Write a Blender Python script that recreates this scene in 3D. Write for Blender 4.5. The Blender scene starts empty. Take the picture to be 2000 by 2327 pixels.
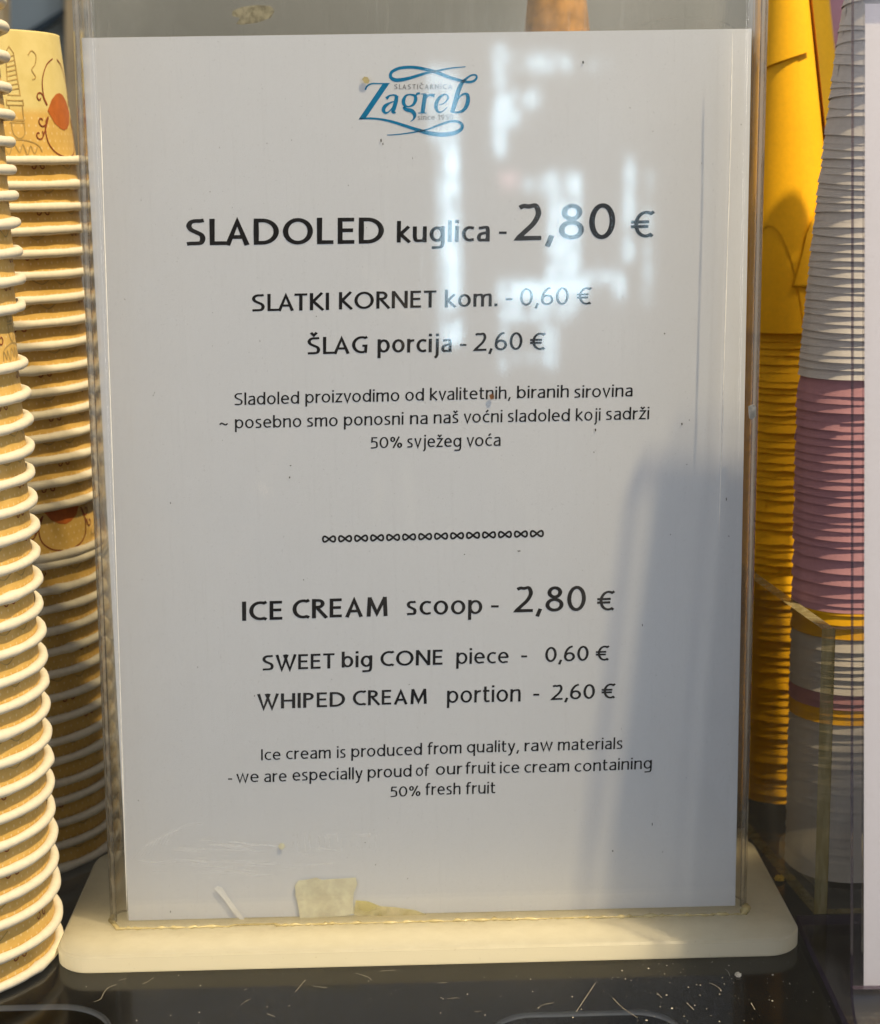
import bpy, bmesh, math, random
from mathutils import Vector, Matrix
random.seed(7)
S = bpy.context.scene
COL = S.collection
PI = math.pi
MM = 0.001

# ------------------------------------------------------------------ camera
cd = bpy.data.cameras.new('camera')
cam = bpy.data.objects.new('camera', cd)
COL.objects.link(cam)
CP, CR = [[-0.007256,-0.552716,0.248694],[[0.9995874,-0.0243085,-0.0153033],[-0.0196409,-0.189656,-0.9816541],[0.0209602,0.9815496,-0.1900552]]]
Rm = Matrix(((CR[0][0], -CR[1][0], -CR[2][0]), (CR[0][1], -CR[1][1], -CR[2][1]), (CR[0][2], -CR[1][2], -CR[2][2])))
cam.matrix_world = Matrix.Translation(Vector(CP)) @ Rm.to_4x4()
cd.sensor_fit = 'HORIZONTAL'; cd.sensor_width = 36.0; cd.lens = 69.70
cd.clip_start = 0.01; cd.clip_end = 60.0
cd.dof.use_dof = True; cd.dof.focus_distance = 0.553; cd.dof.aperture_fstop = 20.0
S.camera = cam

# ------------------------------------------------------------------ world (a procedural daylight environment: the street in front of the counter)
W = bpy.data.worlds.new('World'); S.world = W; W.use_nodes = True
nt = W.node_tree; N = nt.nodes; LK = nt.links
for n in list(N): N.remove(n)
def wm(op, a, b=None, c=None):
    n = N.new('ShaderNodeMath'); n.operation = op
    for i, v in enumerate((a, b, c)):
        if v is None: continue
        if isinstance(v, (int, float)): n.inputs[i].default_value = v
        else: LK.new(v, n.inputs[i])
    return n.outputs[0]
def wsm(v, lo, hi):
    n = N.new('ShaderNodeMapRange'); n.interpolation_type = 'SMOOTHSTEP'
    LK.new(v, n.inputs[0]); n.inputs[1].default_value = lo; n.inputs[2].default_value = hi
    return n.outputs[0]
def wmix(f, a, b, mode='MIX'):
    n = N.new('ShaderNodeMix'); n.data_type = 'RGBA'; n.blend_type = mode
    for s, v in ((n.inputs[0], f), (n.inputs[6], a), (n.inputs[7], b)):
        if isinstance(v, (int, float)): s.default_value = v
        elif isinstance(v, tuple): s.default_value = v + (1,)
        else: LK.new(v, s)
    return n.outputs[2]
tc = N.new('ShaderNodeTexCoord'); sep = N.new('ShaderNodeSeparateXYZ'); LK.new(tc.outputs['Generated'], sep.inputs[0])
DX, DY, DZ = sep.outputs
front = wsm(wm('MULTIPLY', DY, -1.0), -0.25, 0.35)
ny = wm('MAXIMUM', wm('MULTIPLY', DY, -1.0), 0.02)
U = wm('DIVIDE', DX, ny); V = wm('DIVIDE', DZ, ny)
def box(u0, u1, v0, v1, e):
    a = wm('MULTIPLY', wsm(U, u0 - e, u0 + e), wsm(wm('MULTIPLY', U, -1.0), -u1 - e, -u1 + e))
    b = wm('MULTIPLY', wsm(V, v0 - e, v0 + e), wsm(wm('MULTIPLY', V, -1.0), -v1 - e, -v1 + e))
    return wm('MULTIPLY', wm('MULTIPLY', a, b), wsm(wm('MULTIPLY', DY, -1.0), 0.02, 0.06))
base = wmix(front, (0.24, 0.20, 0.15), (0.235, 0.295, 0.42))
base = wmix(wsm(DZ, 0.15, 0.75), base, (0.36, 0.345, 0.33))
base = wmix(wsm(DZ, -0.1, -0.5), base, (0.13, 0.12, 0.11))
dark = box(-0.55, 0.42, -0.55, 0.26, 0.10)
base = wmix(dark, base, (0.085, 0.080, 0.078))
# broad bright openings to the sides of the shop front
for r in ((0.75, 1.5, -0.22, 0.9), (-1.7, -0.95, -0.45, 0.9)):
    base = wmix(box(*r, 0.05), base, (1.0, 1.08, 1.2))
base = wmix(box(0.49, 0.515, -0.27, 0.5, 0.006), base, (11.0, 10.6, 9.8))  # bright slivers added to draw highlight lines down the holder bends
base = wmix(box(-0.60, -0.58, -0.7, 0.5, 0.006), base, (7.0, 6.8, 6.2))
wn = N.new('ShaderNodeTexNoise'); LK.new(tc.outputs['Generated'], wn.inputs['Vector']); wn.inputs['Scale'].default_value = 95.0; wn.inputs['Detail'].default_value = 3.0
patch = wsm(wn.outputs[0], 0.28, 0.62)
base = wmix(box(0.035, 0.175, -0.10, 0.065, 0.035), base, (0.26, 0.29, 0.33))  # soft veil added for a hazy glow around the reflections
# the daylit gaps between the awnings and passers-by across the street
for k, u0, u1, v0, v1 in [["a1",0.0285,0.0405,-0.0927,0.0217],["a0",0.0241,0.0299,-0.0926,0.0105],["a2",0.0192,0.0411,0.0232,0.0644],["b1",0.0677,0.075,0.0145,0.0751],["b2",0.0692,0.1245,0.062,0.0699],["b3",0.0691,0.0992,0.0405,0.0502],["b4",0.069,0.0853,0.0315,0.0403],["p",0.0699,0.0851,-0.0049,0.0052],["w1",0.0886,0.0956,-0.0063,0.0016],["w2",0.098,0.1044,-0.0065,0.0014],["d1",0.1062,0.1306,-0.0552,0.0045],["d2",0.0689,0.1369,-0.0686,-0.0569],["d3",0.1333,0.1628,-0.0586,-0.0526],["d4",0.1559,0.1641,-0.0689,-0.0573],["d5",0.0706,0.1287,-0.0804,-0.0696],["d6",0.0704,0.076,-0.1112,-0.0805],["d7",0.1026,0.1133,-0.1094,-0.0812],["d8",0.0788,0.099,-0.1054,-0.0987],["e",0.1639,0.1708,-0.0468,0.013],["f",0.1785,0.185,-0.0728,0.0036],["g",0.1326,0.1534,0.0609,0.0673]]:
    lv = {'a1': 2.4, 'a0': 0.9, 'a2': 1.3, 'b1': 2.0, 'b2': 1.5, 'b3': 1.8, 'b4': 1.6, 'p': 0.7, 'w1': 1.0, 'w2': 1.0, 'd1': 1.9, 'd2': 2.1,
          'd3': 1.5, 'd4': 1.8, 'd5': 1.4, 'd6': 1.1, 'd7': 1.3, 'd8': 0.8, 'e': 1.6, 'f': 0.8, 'g': 0.5}[k]
    lv *= 4.3
    c = (lv * 0.66, lv * 0.93, lv * 1.12) if k != 'p' else (lv, lv * 0.66, lv * 0.72)
    base = wmix(wm('MULTIPLY', box(u0, u1, v0, v1, 0.0052 if k[0] == 'b' else 0.0036), patch), base, c)
# faint lit edges of the people in front of the counter
def bar(u0, v0, u1, v1, w, e):
    l = math.hypot(u1 - u0, v1 - v0); tx, ty = (u1 - u0) / l, (v1 - v0) / l
    a = wm('SUBTRACT', U, u0); b = wm('SUBTRACT', V, v0)
    t = wm('ADD', wm('MULTIPLY', a, tx), wm('MULTIPLY', b, ty)); d = wm('ABSOLUTE', wm('SUBTRACT', wm('MULTIPLY', b, tx), wm('MULTIPLY', a, ty)))
    k = wm('MULTIPLY', wsm(d, w + e, w - e), wm('MULTIPLY', wsm(t, -e, e), wsm(t, l + e, l - e)))
    return wm('MULTIPLY', k, wsm(wm('MULTIPLY', DY, -1.0), 0.02, 0.06))
for u0, v0, u1, v1, w, e, c in [[-0.0339,-0.0461,0.0114,-0.0812,0.0012,0.0016,[0.55,0.45,0.33]],[0.0169,-0.0943,0.0427,-0.1239,0.001,0.0025,[0.4,0.34,0.25]],[0.0485,-0.1328,0.1101,-0.2209,0.0008,0.002,[0.42,0.36,0.26]],[-0.1151,-0.1756,-0.1056,-0.1803,0.0012,0.0012,[1.3,1.0,0.7]],[-0.1105,-0.1713,-0.0861,-0.1421,0.0012,0.003,[0.3,0.22,0.17]],[-0.0225,-0.17,-0.0247,-0.1999,0.003,0.003,[0.34,0.32,0.24]],[-0.0019,-0.1644,0.0034,-0.2005,0.003,0.003,[0.34,0.32,0.24]],[-0.0325,0.0074,0.0214,0.0066,0.001,0.0012,[0.45,0.42,0.33]],[-0.1456,-0.2338,-0.1175,-0.1981,0.0015,0.004,[0.22,0.18,0.15]],[-0.0033,-0.091,-0.001,-0.094,0.0012,0.002,[1.2,0.9,0.6]]]:
    base = wmix(bar(u0, v0, u1, v1, w, e), base, tuple(c))
bg = N.new('ShaderNodeBackground'); LK.new(base, bg.inputs[0]); bg.inputs[1].default_value = 1.55
wo = N.new('ShaderNodeOutputWorld'); LK.new(bg.outputs[0], wo.inputs[0])

# ------------------------------------------------------------------ lamp: the warm lamp over the counter
ld = bpy.data.lights.new('counter_lamp', 'SPOT'); ld.energy = 205.0; ld.color = (1.0, 0.81, 0.51); ld.shadow_soft_size = 0.020
ld.spot_size = math.radians(23); ld.spot_blend = 0.55
lo = bpy.data.objects.new('counter_lamp', ld); COL.objects.link(lo); lo.location = (0.64, -0.45, 1.68)
lo.rotation_euler = (Vector((-0.10, 0.0, 0.11)) - lo.location).to_track_quat('-Z', 'Y').to_euler()

l2 = bpy.data.lights.new('added_fill_spot', 'SPOT'); l2.energy = 46.0; l2.color = (1.0, 0.83, 0.58); l2.shadow_soft_size = 0.11  # added spot that brightens the sleeve stacks, not a lamp of the counter
l2.spot_size = math.radians(11); l2.spot_blend = 0.5
o2 = bpy.data.objects.new('added_fill_spot', l2); COL.objects.link(o2); o2.location = (0.60, -0.20, 1.20)
o2.rotation_euler = (Vector((0.185, 0.150, 0.19)) - o2.location).to_track_quat('-Z', 'Y').to_euler()

S.view_settings.view_transform = 'Standard'; S.view_settings.look = 'None'
S.view_settings.exposure = 0.0; S.view_settings.gamma = 1.0; S.view_settings.use_curve_mapping = False
S.cycles.use_denoising = True
try: S.cycles.denoiser = 'OPENIMAGEDENOISE'
except Exception: pass
S.cycles.max_bounces = 16; S.cycles.transparent_max_bounces = 24; S.cycles.transmission_bounces = 14
S.cycles.sample_clamp_indirect = 6.0; S.cycles.caustics_refractive = False; S.cycles.caustics_reflective = False

# ------------------------------------------------------------------ material helpers
class Mat:
    def __init__(s, name):
        s.m = bpy.data.materials.new(name); s.m.use_nodes = True
        s.t = s.m.node_tree
        for n in list(s.t.nodes): s.t.nodes.remove(n)
        s.out = s.n('ShaderNodeOutputMaterial')
    def n(s, t, **kw):
        n = s.t.nodes.new(t)
        for k, v in kw.items(): setattr(n, k, v)
        return n
    def l(s, a, b): s.t.links.new(a, b)
    def set(s, sock, v):
        if isinstance(v, (int, float)): sock.default_value = v
        elif isinstance(v, tuple): sock.default_value = v + (1,) if (len(v) == 3 and sock.type == 'RGBA') else v
        else: s.l(v, sock)
    def math(s, op, a, b=None, c=None):
        n = s.n('ShaderNodeMath', operation=op)
        for i, v in enumerate((a, b, c)):
            if v is not None: s.set(n.inputs[i], v)
        return n.outputs[0]
    def ramp(s, v, lo, hi, a=0.0, b=1.0):
        n = s.n('ShaderNodeMapRange', interpolation_type='SMOOTHSTEP')
        s.l(v, n.inputs[0])
        for i, x in enumerate((lo, hi, a, b)): n.inputs[i + 1].default_value = x
        return n.outputs[0]
    def mix(s, f, a, b, mode='MIX'):
        n = s.n('ShaderNodeMix', data_type='RGBA', blend_type=mode)
        s.set(n.inputs[0], f); s.set(n.inputs[6], a); s.set(n.inputs[7], b)
        return n.outputs[2]
    def pos(s):
        if not hasattr(s, '_p'): s._p = s.n('ShaderNodeTexCoord').outputs['Object']
        return s._p
    def noise(s, scale, detail=3, stretch=None, rough=0.55, seed=(0, 0, 0)):
        mp = s.n('ShaderNodeMapping'); s.l(s.pos(), mp.inputs[0])
        mp.inputs['Location'].default_value = seed
        if stretch: mp.inputs['Scale'].default_value = stretch
        n = s.n('ShaderNodeTexNoise'); s.l(mp.outputs[0], n.inputs['Vector'])
        n.inputs['Scale'].default_value = scale; n.inputs['Detail'].default_value = detail; n.inputs['Roughness'].default_value = rough
        return n.outputs[0]
    def bump(s, h, strength, dist=0.0005):
        n = s.n('ShaderNodeBump'); s.l(h, n.inputs['Height']); n.inputs['Strength'].default_value = strength; n.inputs['Distance'].default_value = dist
        return n.outputs[0]
    def pr(s, col, rough=0.6, spec=0.3, normal=None, **kw):
        p = s.n('ShaderNodeBsdfPrincipled')
        s.set(p.inputs['Base Color'], col); s.set(p.inputs['Roughness'], rough); s.set(p.inputs['Specular IOR Level'], spec)
        if normal is not None: s.l(normal, p.inputs['Normal'])
        for k, v in kw.items(): s.set(p.inputs[k], v)
        return p.outputs[0]
    def mixs(s, f, a, b):
        n = s.n('ShaderNodeMixShader'); s.set(n.inputs[0], f); s.l(a, n.inputs[1]); s.l(b, n.inputs[2]); return n.outputs[0]
    def fin(s, sh): s.l(sh, s.out.inputs[0]); return s.m
    def schlick(s, f0=0.04, normal=None):
        g = s.n('ShaderNodeNewGeometry')
        d = s.n('ShaderNodeVectorMath', operation='DOT_PRODUCT'); s.l(g.outputs['Incoming'], d.inputs[0]); s.l(g.outputs['Normal'], d.inputs[1])
        c = s.math('ABSOLUTE', d.outputs['Value'])
        return s.math('MULTIPLY_ADD', s.math('POWER', s.math('SUBTRACT', 1.0, c), 5.0), 1.0 - f0, f0)

def paper_mat(name, col, rough=0.7, grain=900, var=0.06, bump=0.15, sss=0.0):
    m = Mat(name)
    n1 = m.noise(grain, 4); n2 = m.noise(60, 3, seed=(3, 1, 2))
    f = m.math('ADD', m.math('MULTIPLY', n1, 0.6), m.math('MULTIPLY', n2, 0.4))
    c = m.mix(m.ramp(f, 0.25, 0.75), tuple(x * (1 - var) for x in col), tuple(min(1, x * (1 + var)) for x in col))
    return m.fin(m.pr(c, rough, 0.25, m.bump(n1, bump, 0.0002)))

def panel_mat(name, tint=(0.985, 0.985, 0.975), rough=0.03, haze=0.03, f0=0.04):
    m = Mat(name)
    streak = m.noise(420, 5, (1.0, 1.0, 0.045), 0.7)
    smear = m.noise(14, 4, (1.0, 1.0, 0.6), 0.6, (5, 2, 1))
    fine = m.noise(1400, 2, seed=(1, 4, 2))
    dust = m.math('MULTIPLY', m.ramp(fine, 0.66, 0.78), 0.10)
    hz = m.math('ADD', m.math('MULTIPLY', m.ramp(smear, 0.42, 0.75), haze), m.math('MULTIPLY', m.ramp(streak, 0.56, 0.75), haze * 0.8))
    hz = m.math('ADD', hz, dust)
    nrm = m.bump(m.noise(9, 1, seed=(2, 2, 7)), 0.06, 0.0006)
    tr = m.n('ShaderNodeBsdfTransparent'); tr.inputs[0].default_value = tint + (1,)
    gl = m.n('ShaderNodeBsdfGlossy'); m.set(gl.inputs['Roughness'], m.math('MULTIPLY_ADD', m.ramp(streak, 0.5, 0.75), 0.05, rough)); m.l(nrm, gl.inputs['Normal'])
    df = m.n('ShaderNodeBsdfDiffuse'); df.inputs[0].default_value = (0.75, 0.74, 0.72, 1)
    a = m.mixs(m.schlick(f0), tr.outputs[0], gl.outputs[0])
    return m.fin(m.mixs(hz, a, df.outputs[0]))

def glass_mat(name, col, rough=0.02):
    m = Mat(name)
    n = m.noise(90, 2, (1, 1, 0.25)); nb = m.bump(n, 0.12, 0.0008)
    g = m.n('ShaderNodeBsdfRefraction'); g.inputs[0].default_value = col + (1,); g.inputs['Roughness'].default_value = rough; g.inputs['IOR'].default_value = 1.12; m.l(nb, g.inputs['Normal'])
    t = m.n('ShaderNodeBsdfTransparent'); t.inputs[0].default_value = col + (1,)
    gl = m.n('ShaderNodeBsdfGlossy'); gl.inputs['Roughness'].default_value = 0.03; m.l(nb, gl.inputs['Normal'])
    d = m.n('ShaderNodeBsdfDiffuse'); d.inputs[0].default_value = (0.62, 0.56, 0.45, 1)
    a = m.mixs(m.ramp(m.noise(40, 2, (1, 1, 0.1)), 0.4, 0.6, 0.35, 0.6), t.outputs[0], g.outputs[0])
    a = m.mixs(m.math('MINIMUM', m.schlick(0.045), 0.6), a, gl.outputs[0])
    return m.fin(m.mixs(0.07, a, d.outputs[0]))

def cup_mat():
    m = Mat('printed_cup_card')
    uv = m.n('ShaderNodeUVMap'); sp = m.n('ShaderNodeSeparateXYZ'); m.l(uv.outputs[0], sp.inputs[0])
    u, v = sp.outputs[0], sp.outputs[1]      # u round the cup in mm, v up from the rim in mm
    r = m.math('DIVIDE', v, 2.6); row = m.math('FLOOR', r)
    fu = m.math('FRACT', m.math('ADD', m.math('DIVIDE', u, 3.1), m.math('MULTIPLY', row, 0.5))); fv = m.math('FRACT', r)
    du = m.math('MULTIPLY', m.math('SUBTRACT', fu, 0.5), 3.1); dv = m.math('MULTIPLY', m.math('SUBTRACT', fv, 0.5), 1.9)
    d = m.math('SQRT', m.math('ADD', m.math('MULTIPLY', du, du), m.math('MULTIPLY', dv, dv)))
    dot = m.math('MULTIPLY', m.ramp(d, 0.42, 0.26), m.ramp(v, 17.0, 16.4))
    n = m.noise(120, 4); n2 = m.noise(900, 3)
    low = m.mix(m.ramp(n, 0.3, 0.7), (0.55, 0.345, 0.085), (0.63, 0.41, 0.12))
    hi = m.mix(m.ramp(n, 0.3, 0.7), (0.60, 0.49, 0.19), (0.66, 0.55, 0.24))
    c = m.mix(m.ramp(v, 15.0, 19.0), low, hi)
    c = m.mix(m.math('MULTIPLY', dot, 0.38), c, (0.80, 0.68, 0.44))
    # pale brown sketch lines of the print
    mp = m.n('ShaderNodeMapping'); m.l(uv.outputs[0], mp.inputs[0])
    w = m.n('ShaderNodeTexNoise'); m.l(mp.outputs[0], w.inputs['Vector']); w.inputs['Scale'].default_value = 0.16; w.inputs['Detail'].default_value = 2
    line = m.ramp(m.math('ABSOLUTE', m.math('SUBTRACT', m.math('FRACT', m.math('MULTIPLY', w.outputs[0], 5.0)), 0.5)), 0.06, 0.01)
    c = m.mix(m.math('MULTIPLY', line, 0.0), c, (0.42, 0.22, 0.06))
    return m.fin(m.pr(c, 0.5, 0.35, m.bump(n2, 0.08, 0.0002)))

def acrylic_edge():
    m = Mat('saw_cut_acrylic_edge')
    n = m.noise(260, 4, (1, 1, 0.2))
    c = m.mix(m.ramp(n, 0.35, 0.7), (0.26, 0.22, 0.10), (0.42, 0.36, 0.20))
    a = m.pr(c, 0.25, 0.6, m.bump(n, 0.3, 0.0004))
    t = m.n('ShaderNodeBsdfTransparent'); t.inputs[0].default_value = (0.75, 0.68, 0.45, 1)
    return m.fin(m.mixs(0.62, t.outputs[0], a))

def base_mat():
    m = Mat('milky_acrylic')
    sp = m.n('ShaderNodeSeparateXYZ'); m.l(m.pos(), sp.inputs[0])
    n1 = m.noise(160, 6, rough=0.7); n2 = m.noise(700, 3, seed=(2, 2, 2)); n3 = m.noise(40, 3, seed=(4, 0, 1))
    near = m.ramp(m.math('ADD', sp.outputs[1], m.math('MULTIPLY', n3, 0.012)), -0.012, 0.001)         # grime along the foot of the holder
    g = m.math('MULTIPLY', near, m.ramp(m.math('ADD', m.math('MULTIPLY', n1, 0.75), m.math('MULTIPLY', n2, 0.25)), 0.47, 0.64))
    gen = m.ramp(n2, 0.66, 0.74)
    c = m.mix(m.ramp(n3, 0.3, 0.7), (0.78, 0.755, 0.645), (0.83, 0.80, 0.70))
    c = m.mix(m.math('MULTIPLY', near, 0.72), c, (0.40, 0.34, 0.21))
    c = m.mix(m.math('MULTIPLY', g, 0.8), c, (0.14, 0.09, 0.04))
    film = m.math('MULTIPLY', m.ramp(sp.outputs[2], -0.0012, -0.0003), m.ramp(n1, 0.25, 0.65, 0.25, 0.55))    # front-edge glow painted in by darkening the upper face, with patchy dust
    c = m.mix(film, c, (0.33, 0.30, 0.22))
    c = m.mix(m.math('MULTIPLY', gen, 0.55), c, (0.20, 0.15, 0.08))
    df = m.n('ShaderNodeBsdfDiffuse'); m.l(c, df.inputs[0]); tl = m.n('ShaderNodeBsdfTranslucent'); tl.inputs[0].default_value = (0.99, 0.96, 0.83, 1)
    gl = m.n('ShaderNodeBsdfGlossy'); gl.inputs['Roughness'].default_value = 0.30
    sh = m.mixs(m.math('MULTIPLY', m.schlick(0.04), 0.8), m.mixs(0.72, df.outputs[0], tl.outputs[0]), gl.outputs[0])
    return m.fin(sh)

def counter_mat():
    m = Mat('dark_counter_glass')
    n = m.noise(1500, 2); n2 = m.noise(25, 3, seed=(1, 2, 3)); n3 = m.noise(300, 4, (1, 0.2, 1))
    speck = m.math('MULTIPLY', m.ramp(n, 0.70, 0.80), m.ramp(n2, 0.40, 0.62))
    gl = m.n('ShaderNodeBsdfGlossy'); m.set(gl.inputs['Roughness'], m.math('MULTIPLY_ADD', n3, 0.10, 0.07))
    tr = m.n('ShaderNodeBsdfTransparent'); tr.inputs[0].default_value = (0.68, 0.67, 0.62, 1)
    df = m.n('ShaderNodeBsdfDiffuse'); df.inputs[0].default_value = (0.55, 0.50, 0.38, 1)
    a = m.mixs(m.schlick(0.05), tr.outputs[0], gl.outputs[0])
    film = m.math('ADD', m.math('MULTIPLY', m.ramp(n2, 0.3, 0.8), 0.008), m.math('MULTIPLY', speck, 0.16))
    return m.fin(m.mixs(film, a, df.outputs[0]))

def glue_mat(name, col, clear):
    m = Mat(name); n = m.noise(420, 4); n2 = m.noise(90, 3, seed=(1, 0, 3))
    c = m.mix(m.ramp(m.math('MULTIPLY_ADD', n, 0.5, m.math('MULTIPLY', n2, 0.5)), 0.35, 0.65), tuple(x * .90 for x in col), tuple(min(1, x * 1.12) for x in col))
    t = m.n('ShaderNodeBsdfTransparent'); t.inputs[0].default_value = tuple(min(1, x * 1.25) for x in col) + (1,)
    return m.fin(m.mixs(m.ramp(n2, 0.3, 0.7, 1 - clear * 1.3, 1 - clear * .5), t.outputs[0], m.pr(c, 0.3, 0.6, m.bump(n, 0.3, 0.0003))))

def tinted(name, col, tint, f):
    m = Mat(name); t = m.n('ShaderNodeBsdfTransparent'); t.inputs[0].default_value = tint + (1,)
    return m.fin(m.mixs(f, t.outputs[0], m.pr(col, 0.2, 0.6)))

def smear_mat():
    m = Mat('wiped_haze')
    n = m.noise(350, 4, (0.25, 1, 1))
    t = m.n('ShaderNodeBsdfTransparent'); d = m.n('ShaderNodeBsdfDiffuse'); d.inputs[0].default_value = (0.8, 0.8, 0.8, 1)
    return m.fin(m.mixs(m.ramp(n, 0.35, 0.75, 0.0, 0.22), t.outputs[0], d.outputs[0]))

def plain(name, col, rough=0.6, spec=0.3, var=0.12, scale=60, metal=0.0):
    m = Mat(name); n = m.noise(scale, 4)
    c = m.mix(m.ramp(n, 0.3, 0.7), tuple(x * (1 - var) for x in col), tuple(min(1, x * (1 + var)) for x in col))
    return m.fin(m.pr(c, rough, spec, m.bump(n, 0.1, 0.0004), Metallic=metal))

M = dict(
    sheet=paper_mat('white_office_paper', (0.775, 0.785, 0.82), 0.6, 700, 0.015, 0.05),
    sheet2=paper_mat('white_card', (0.80, 0.77, 0.79), 0.6, 700, 0.02, 0.06),
    ink=plain('black_ink', (0.010, 0.009, 0.009), 0.6, 0.1),
    blue=plain('blue_ink', (0.001, 0.205, 0.42), 0.6, 0.1, 0.15, 900),
    grey_ink=plain('faint_grey_ink', (0.30, 0.30, 0.31), 0.7, 0.1, 0.7, 2500),
    panel=panel_mat('clear_acrylic_panel'),
    backpanel=panel_mat('clear_acrylic_back', (0.90, 0.89, 0.84), 0.05, 0.18),
    boxwall=panel_mat('clear_box_acrylic', (0.92, 0.91, 0.88), 0.05, 0.13),
    sign2=panel_mat('clear_stand_acrylic', (0.97, 0.97, 0.98), 0.04, 0.03),
    side=glass_mat('acrylic_bend', (0.985, 0.965, 0.925)),
    footglass=panel_mat('stand_foot_acrylic', (0.80, 0.78, 0.78), 0.10, 0.10),
    edge=acrylic_edge(),
    edge2=tinted('violet_cut_edge', (0.10, 0.075, 0.11), (0.70, 0.66, 0.75), 0.58),
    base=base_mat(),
    glue=glue_mat('yellowed_glue', (0.66, 0.57, 0.30), 0.35),
    tape=glue_mat('yellowed_tape', (0.93, 0.86, 0.64), 0.12),
    smear_yellow=glue_mat('thin_glue_smear', (0.85, 0.77, 0.55), 0.62),
    crack=glue_mat('white_crack', (0.98, 0.97, 0.95), 0.05),
    residue=plain('pale_residue', (0.60, 0.55, 0.45), 0.7, 0.2, 0.35, 500),
    white=plain('white_glint_bounce', (0.85, 0.83, 0.78), 0.5, 0.4, 0.1, 500),
    smear=smear_mat(),
    dirt=plain('dark_dirt', (0.05, 0.045, 0.04), 0.8, 0.1),
    crumb=plain('brown_crumb', (0.22, 0.09, 0.03), 0.8, 0.2, 0.4, 400),
    crumb2=plain('yellow_crumb', (0.55, 0.38, 0.10), 0.8, 0.2, 0.3, 400),
    cup=cup_mat(),
    rim=paper_mat('cream_cup_rim', (0.67, 0.61, 0.48), 0.6, 500, 0.08, 0.3),
    orn=plain('russet_print', (0.22, 0.055, 0.018), 0.5, 0.3, 0.1, 300),
    orange=plain('orange_print', (0.42, 0.115, 0.02), 0.5, 0.3, 0.1, 300),
    sketch=plain('pale_brown_print', (0.40, 0.27, 0.09), 0.5, 0.3, 0.2, 300),
    grey=paper_mat('grey_card', (0.66, 0.62, 0.59), 0.75, 600, 0.05, 0.2),
    pink=paper_mat('pink_card', (0.50, 0.255, 0.29), 0.75, 600, 0.06, 0.2),
    yellow=paper_mat('yellow_card', (0.86, 0.45, 0.006), 0.55, 600, 0.06, 0.2),
    wafer=plain('brown_wafer', (0.52, 0.27, 0.075), 0.7, 0.2, 0.30, 160),
    counter=counter_mat(),
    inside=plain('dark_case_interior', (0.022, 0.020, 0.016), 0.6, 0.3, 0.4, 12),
    steel=plain('brushed_steel', (0.90, 0.90, 0.95), 0.35, 0.5, 0.1, 40, 0.2),
    wall=plain('taupe_wall_paint', (0.80, 0.73, 0.61), 0.7, 0.2, 0.05, 5),
    bluegrey=plain('blue_grey_board', (0.30, 0.34, 0.34), 0.6, 0.2, 0.05, 5),
    darkstrip=plain('dark_strip_metal', (0.03, 0.045, 0.055), 0.4, 0.4),
    brown=plain('dark_brown_wood', (0.055, 0.028, 0.010), 0.5, 0.3, 0.3, 30),
    beige=plain('beige_card', (0.45, 0.38, 0.28), 0.7, 0.2),
    tan=plain('tan_wood', (0.68, 0.50, 0.27), 0.6, 0.2, 0.15, 20),
    red=plain('red_plastic', (0.45, 0.01, 0.015), 0.4, 0.4),
)

# ------------------------------------------------------------------ mesh helpers
def obj(name, verts, faces, mat, parent=None, smooth=False, uv=None):
    me = bpy.data.meshes.new(name); me.from_pydata([tuple(v) for v in verts], [], faces); me.update()
    if smooth:
        for p in me.polygons: p.use_smooth = True
    if uv is not None:
        ul = me.uv_layers.new(name='UVMap')
        for lp in me.loops: ul.data[lp.index].uv = uv[lp.vertex_index]
    me.materials.append(M[mat] if isinstance(mat, str) else mat)
    o = bpy.data.objects.new(name, me); COL.objects.link(o)
    if parent: o.parent = parent
    return o
def thing(name, label, cat, loc=(0, 0, 0), group=None, rotz=0):
    o = bpy.data.objects.new(name, None); COL.objects.link(o); o.location = loc; o.rotation_euler = (0, 0, rotz)
    o.empty_display_size = 0.01
    tag(o, label, cat, group); return o
def tag(o, label, cat, group=None):
    o['label'] = label; o['category'] = cat
    if group: o['group'] = group
    return o
def struct(o): o['kind'] = 'structure'; return o
def dup(root, loc, rot, label, group=None):
    r = root.copy(); COL.objects.link(r); r.location = loc; r.rotation_euler = rot; r['label'] = label
    if group: r['group'] = group
    for ch in list(root.children):
        c = ch.copy(); COL.objects.link(c); c.parent = r
    return r
def boxv(x0, x1, y0, y1, z0, z1, off=0):
    v = [(x0, y0, z0), (x1, y0, z0), (x1, y1, z0), (x0, y1, z0), (x0, y0, z1), (x1, y0, z1), (x1, y1, z1), (x0, y1, z1)]
    f = [(0, 3, 2, 1), (4, 5, 6, 7), (0, 1, 5, 4), (1, 2, 6, 5), (2, 3, 7, 6), (3, 0, 4, 7)]
    return v, [tuple(i + off for i in q) for q in f]
def box_obj(name, b, mat, parent=None, bevel=0.0):
    v, f = boxv(*b); o = obj(name, v, f, mat, parent)
    if bevel:
        md = o.modifiers.new('bevel', 'BEVEL'); md.width = bevel; md.segments = 2
    return o

def catmull(pts, n=6, closed=False):
    P = [tuple(p) for p in pts]; out = []; L = len(P)
    rng = range(L) if closed else range(L - 1)
    for i in rng:
        p0 = P[(i - 1) % L] if (closed or i > 0) else P[i]
        p1, p2 = P[i], P[(i + 1) % L]
        p3 = P[(i + 2) % L] if (closed or i + 2 < L) else p2
        for k in range(n):
            t = k / n
            out.append(tuple(0.5 * ((2 * b) + (-a + c) * t + (2 * a - 5 * b + 4 * c - d) * t * t + (-a + 3 * b - 3 * c + d) * t ** 3) for a, b, c, d in zip(p0, p1, p2, p3)))
    out.append(P[0] if closed else P[-1])
    return out

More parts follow.
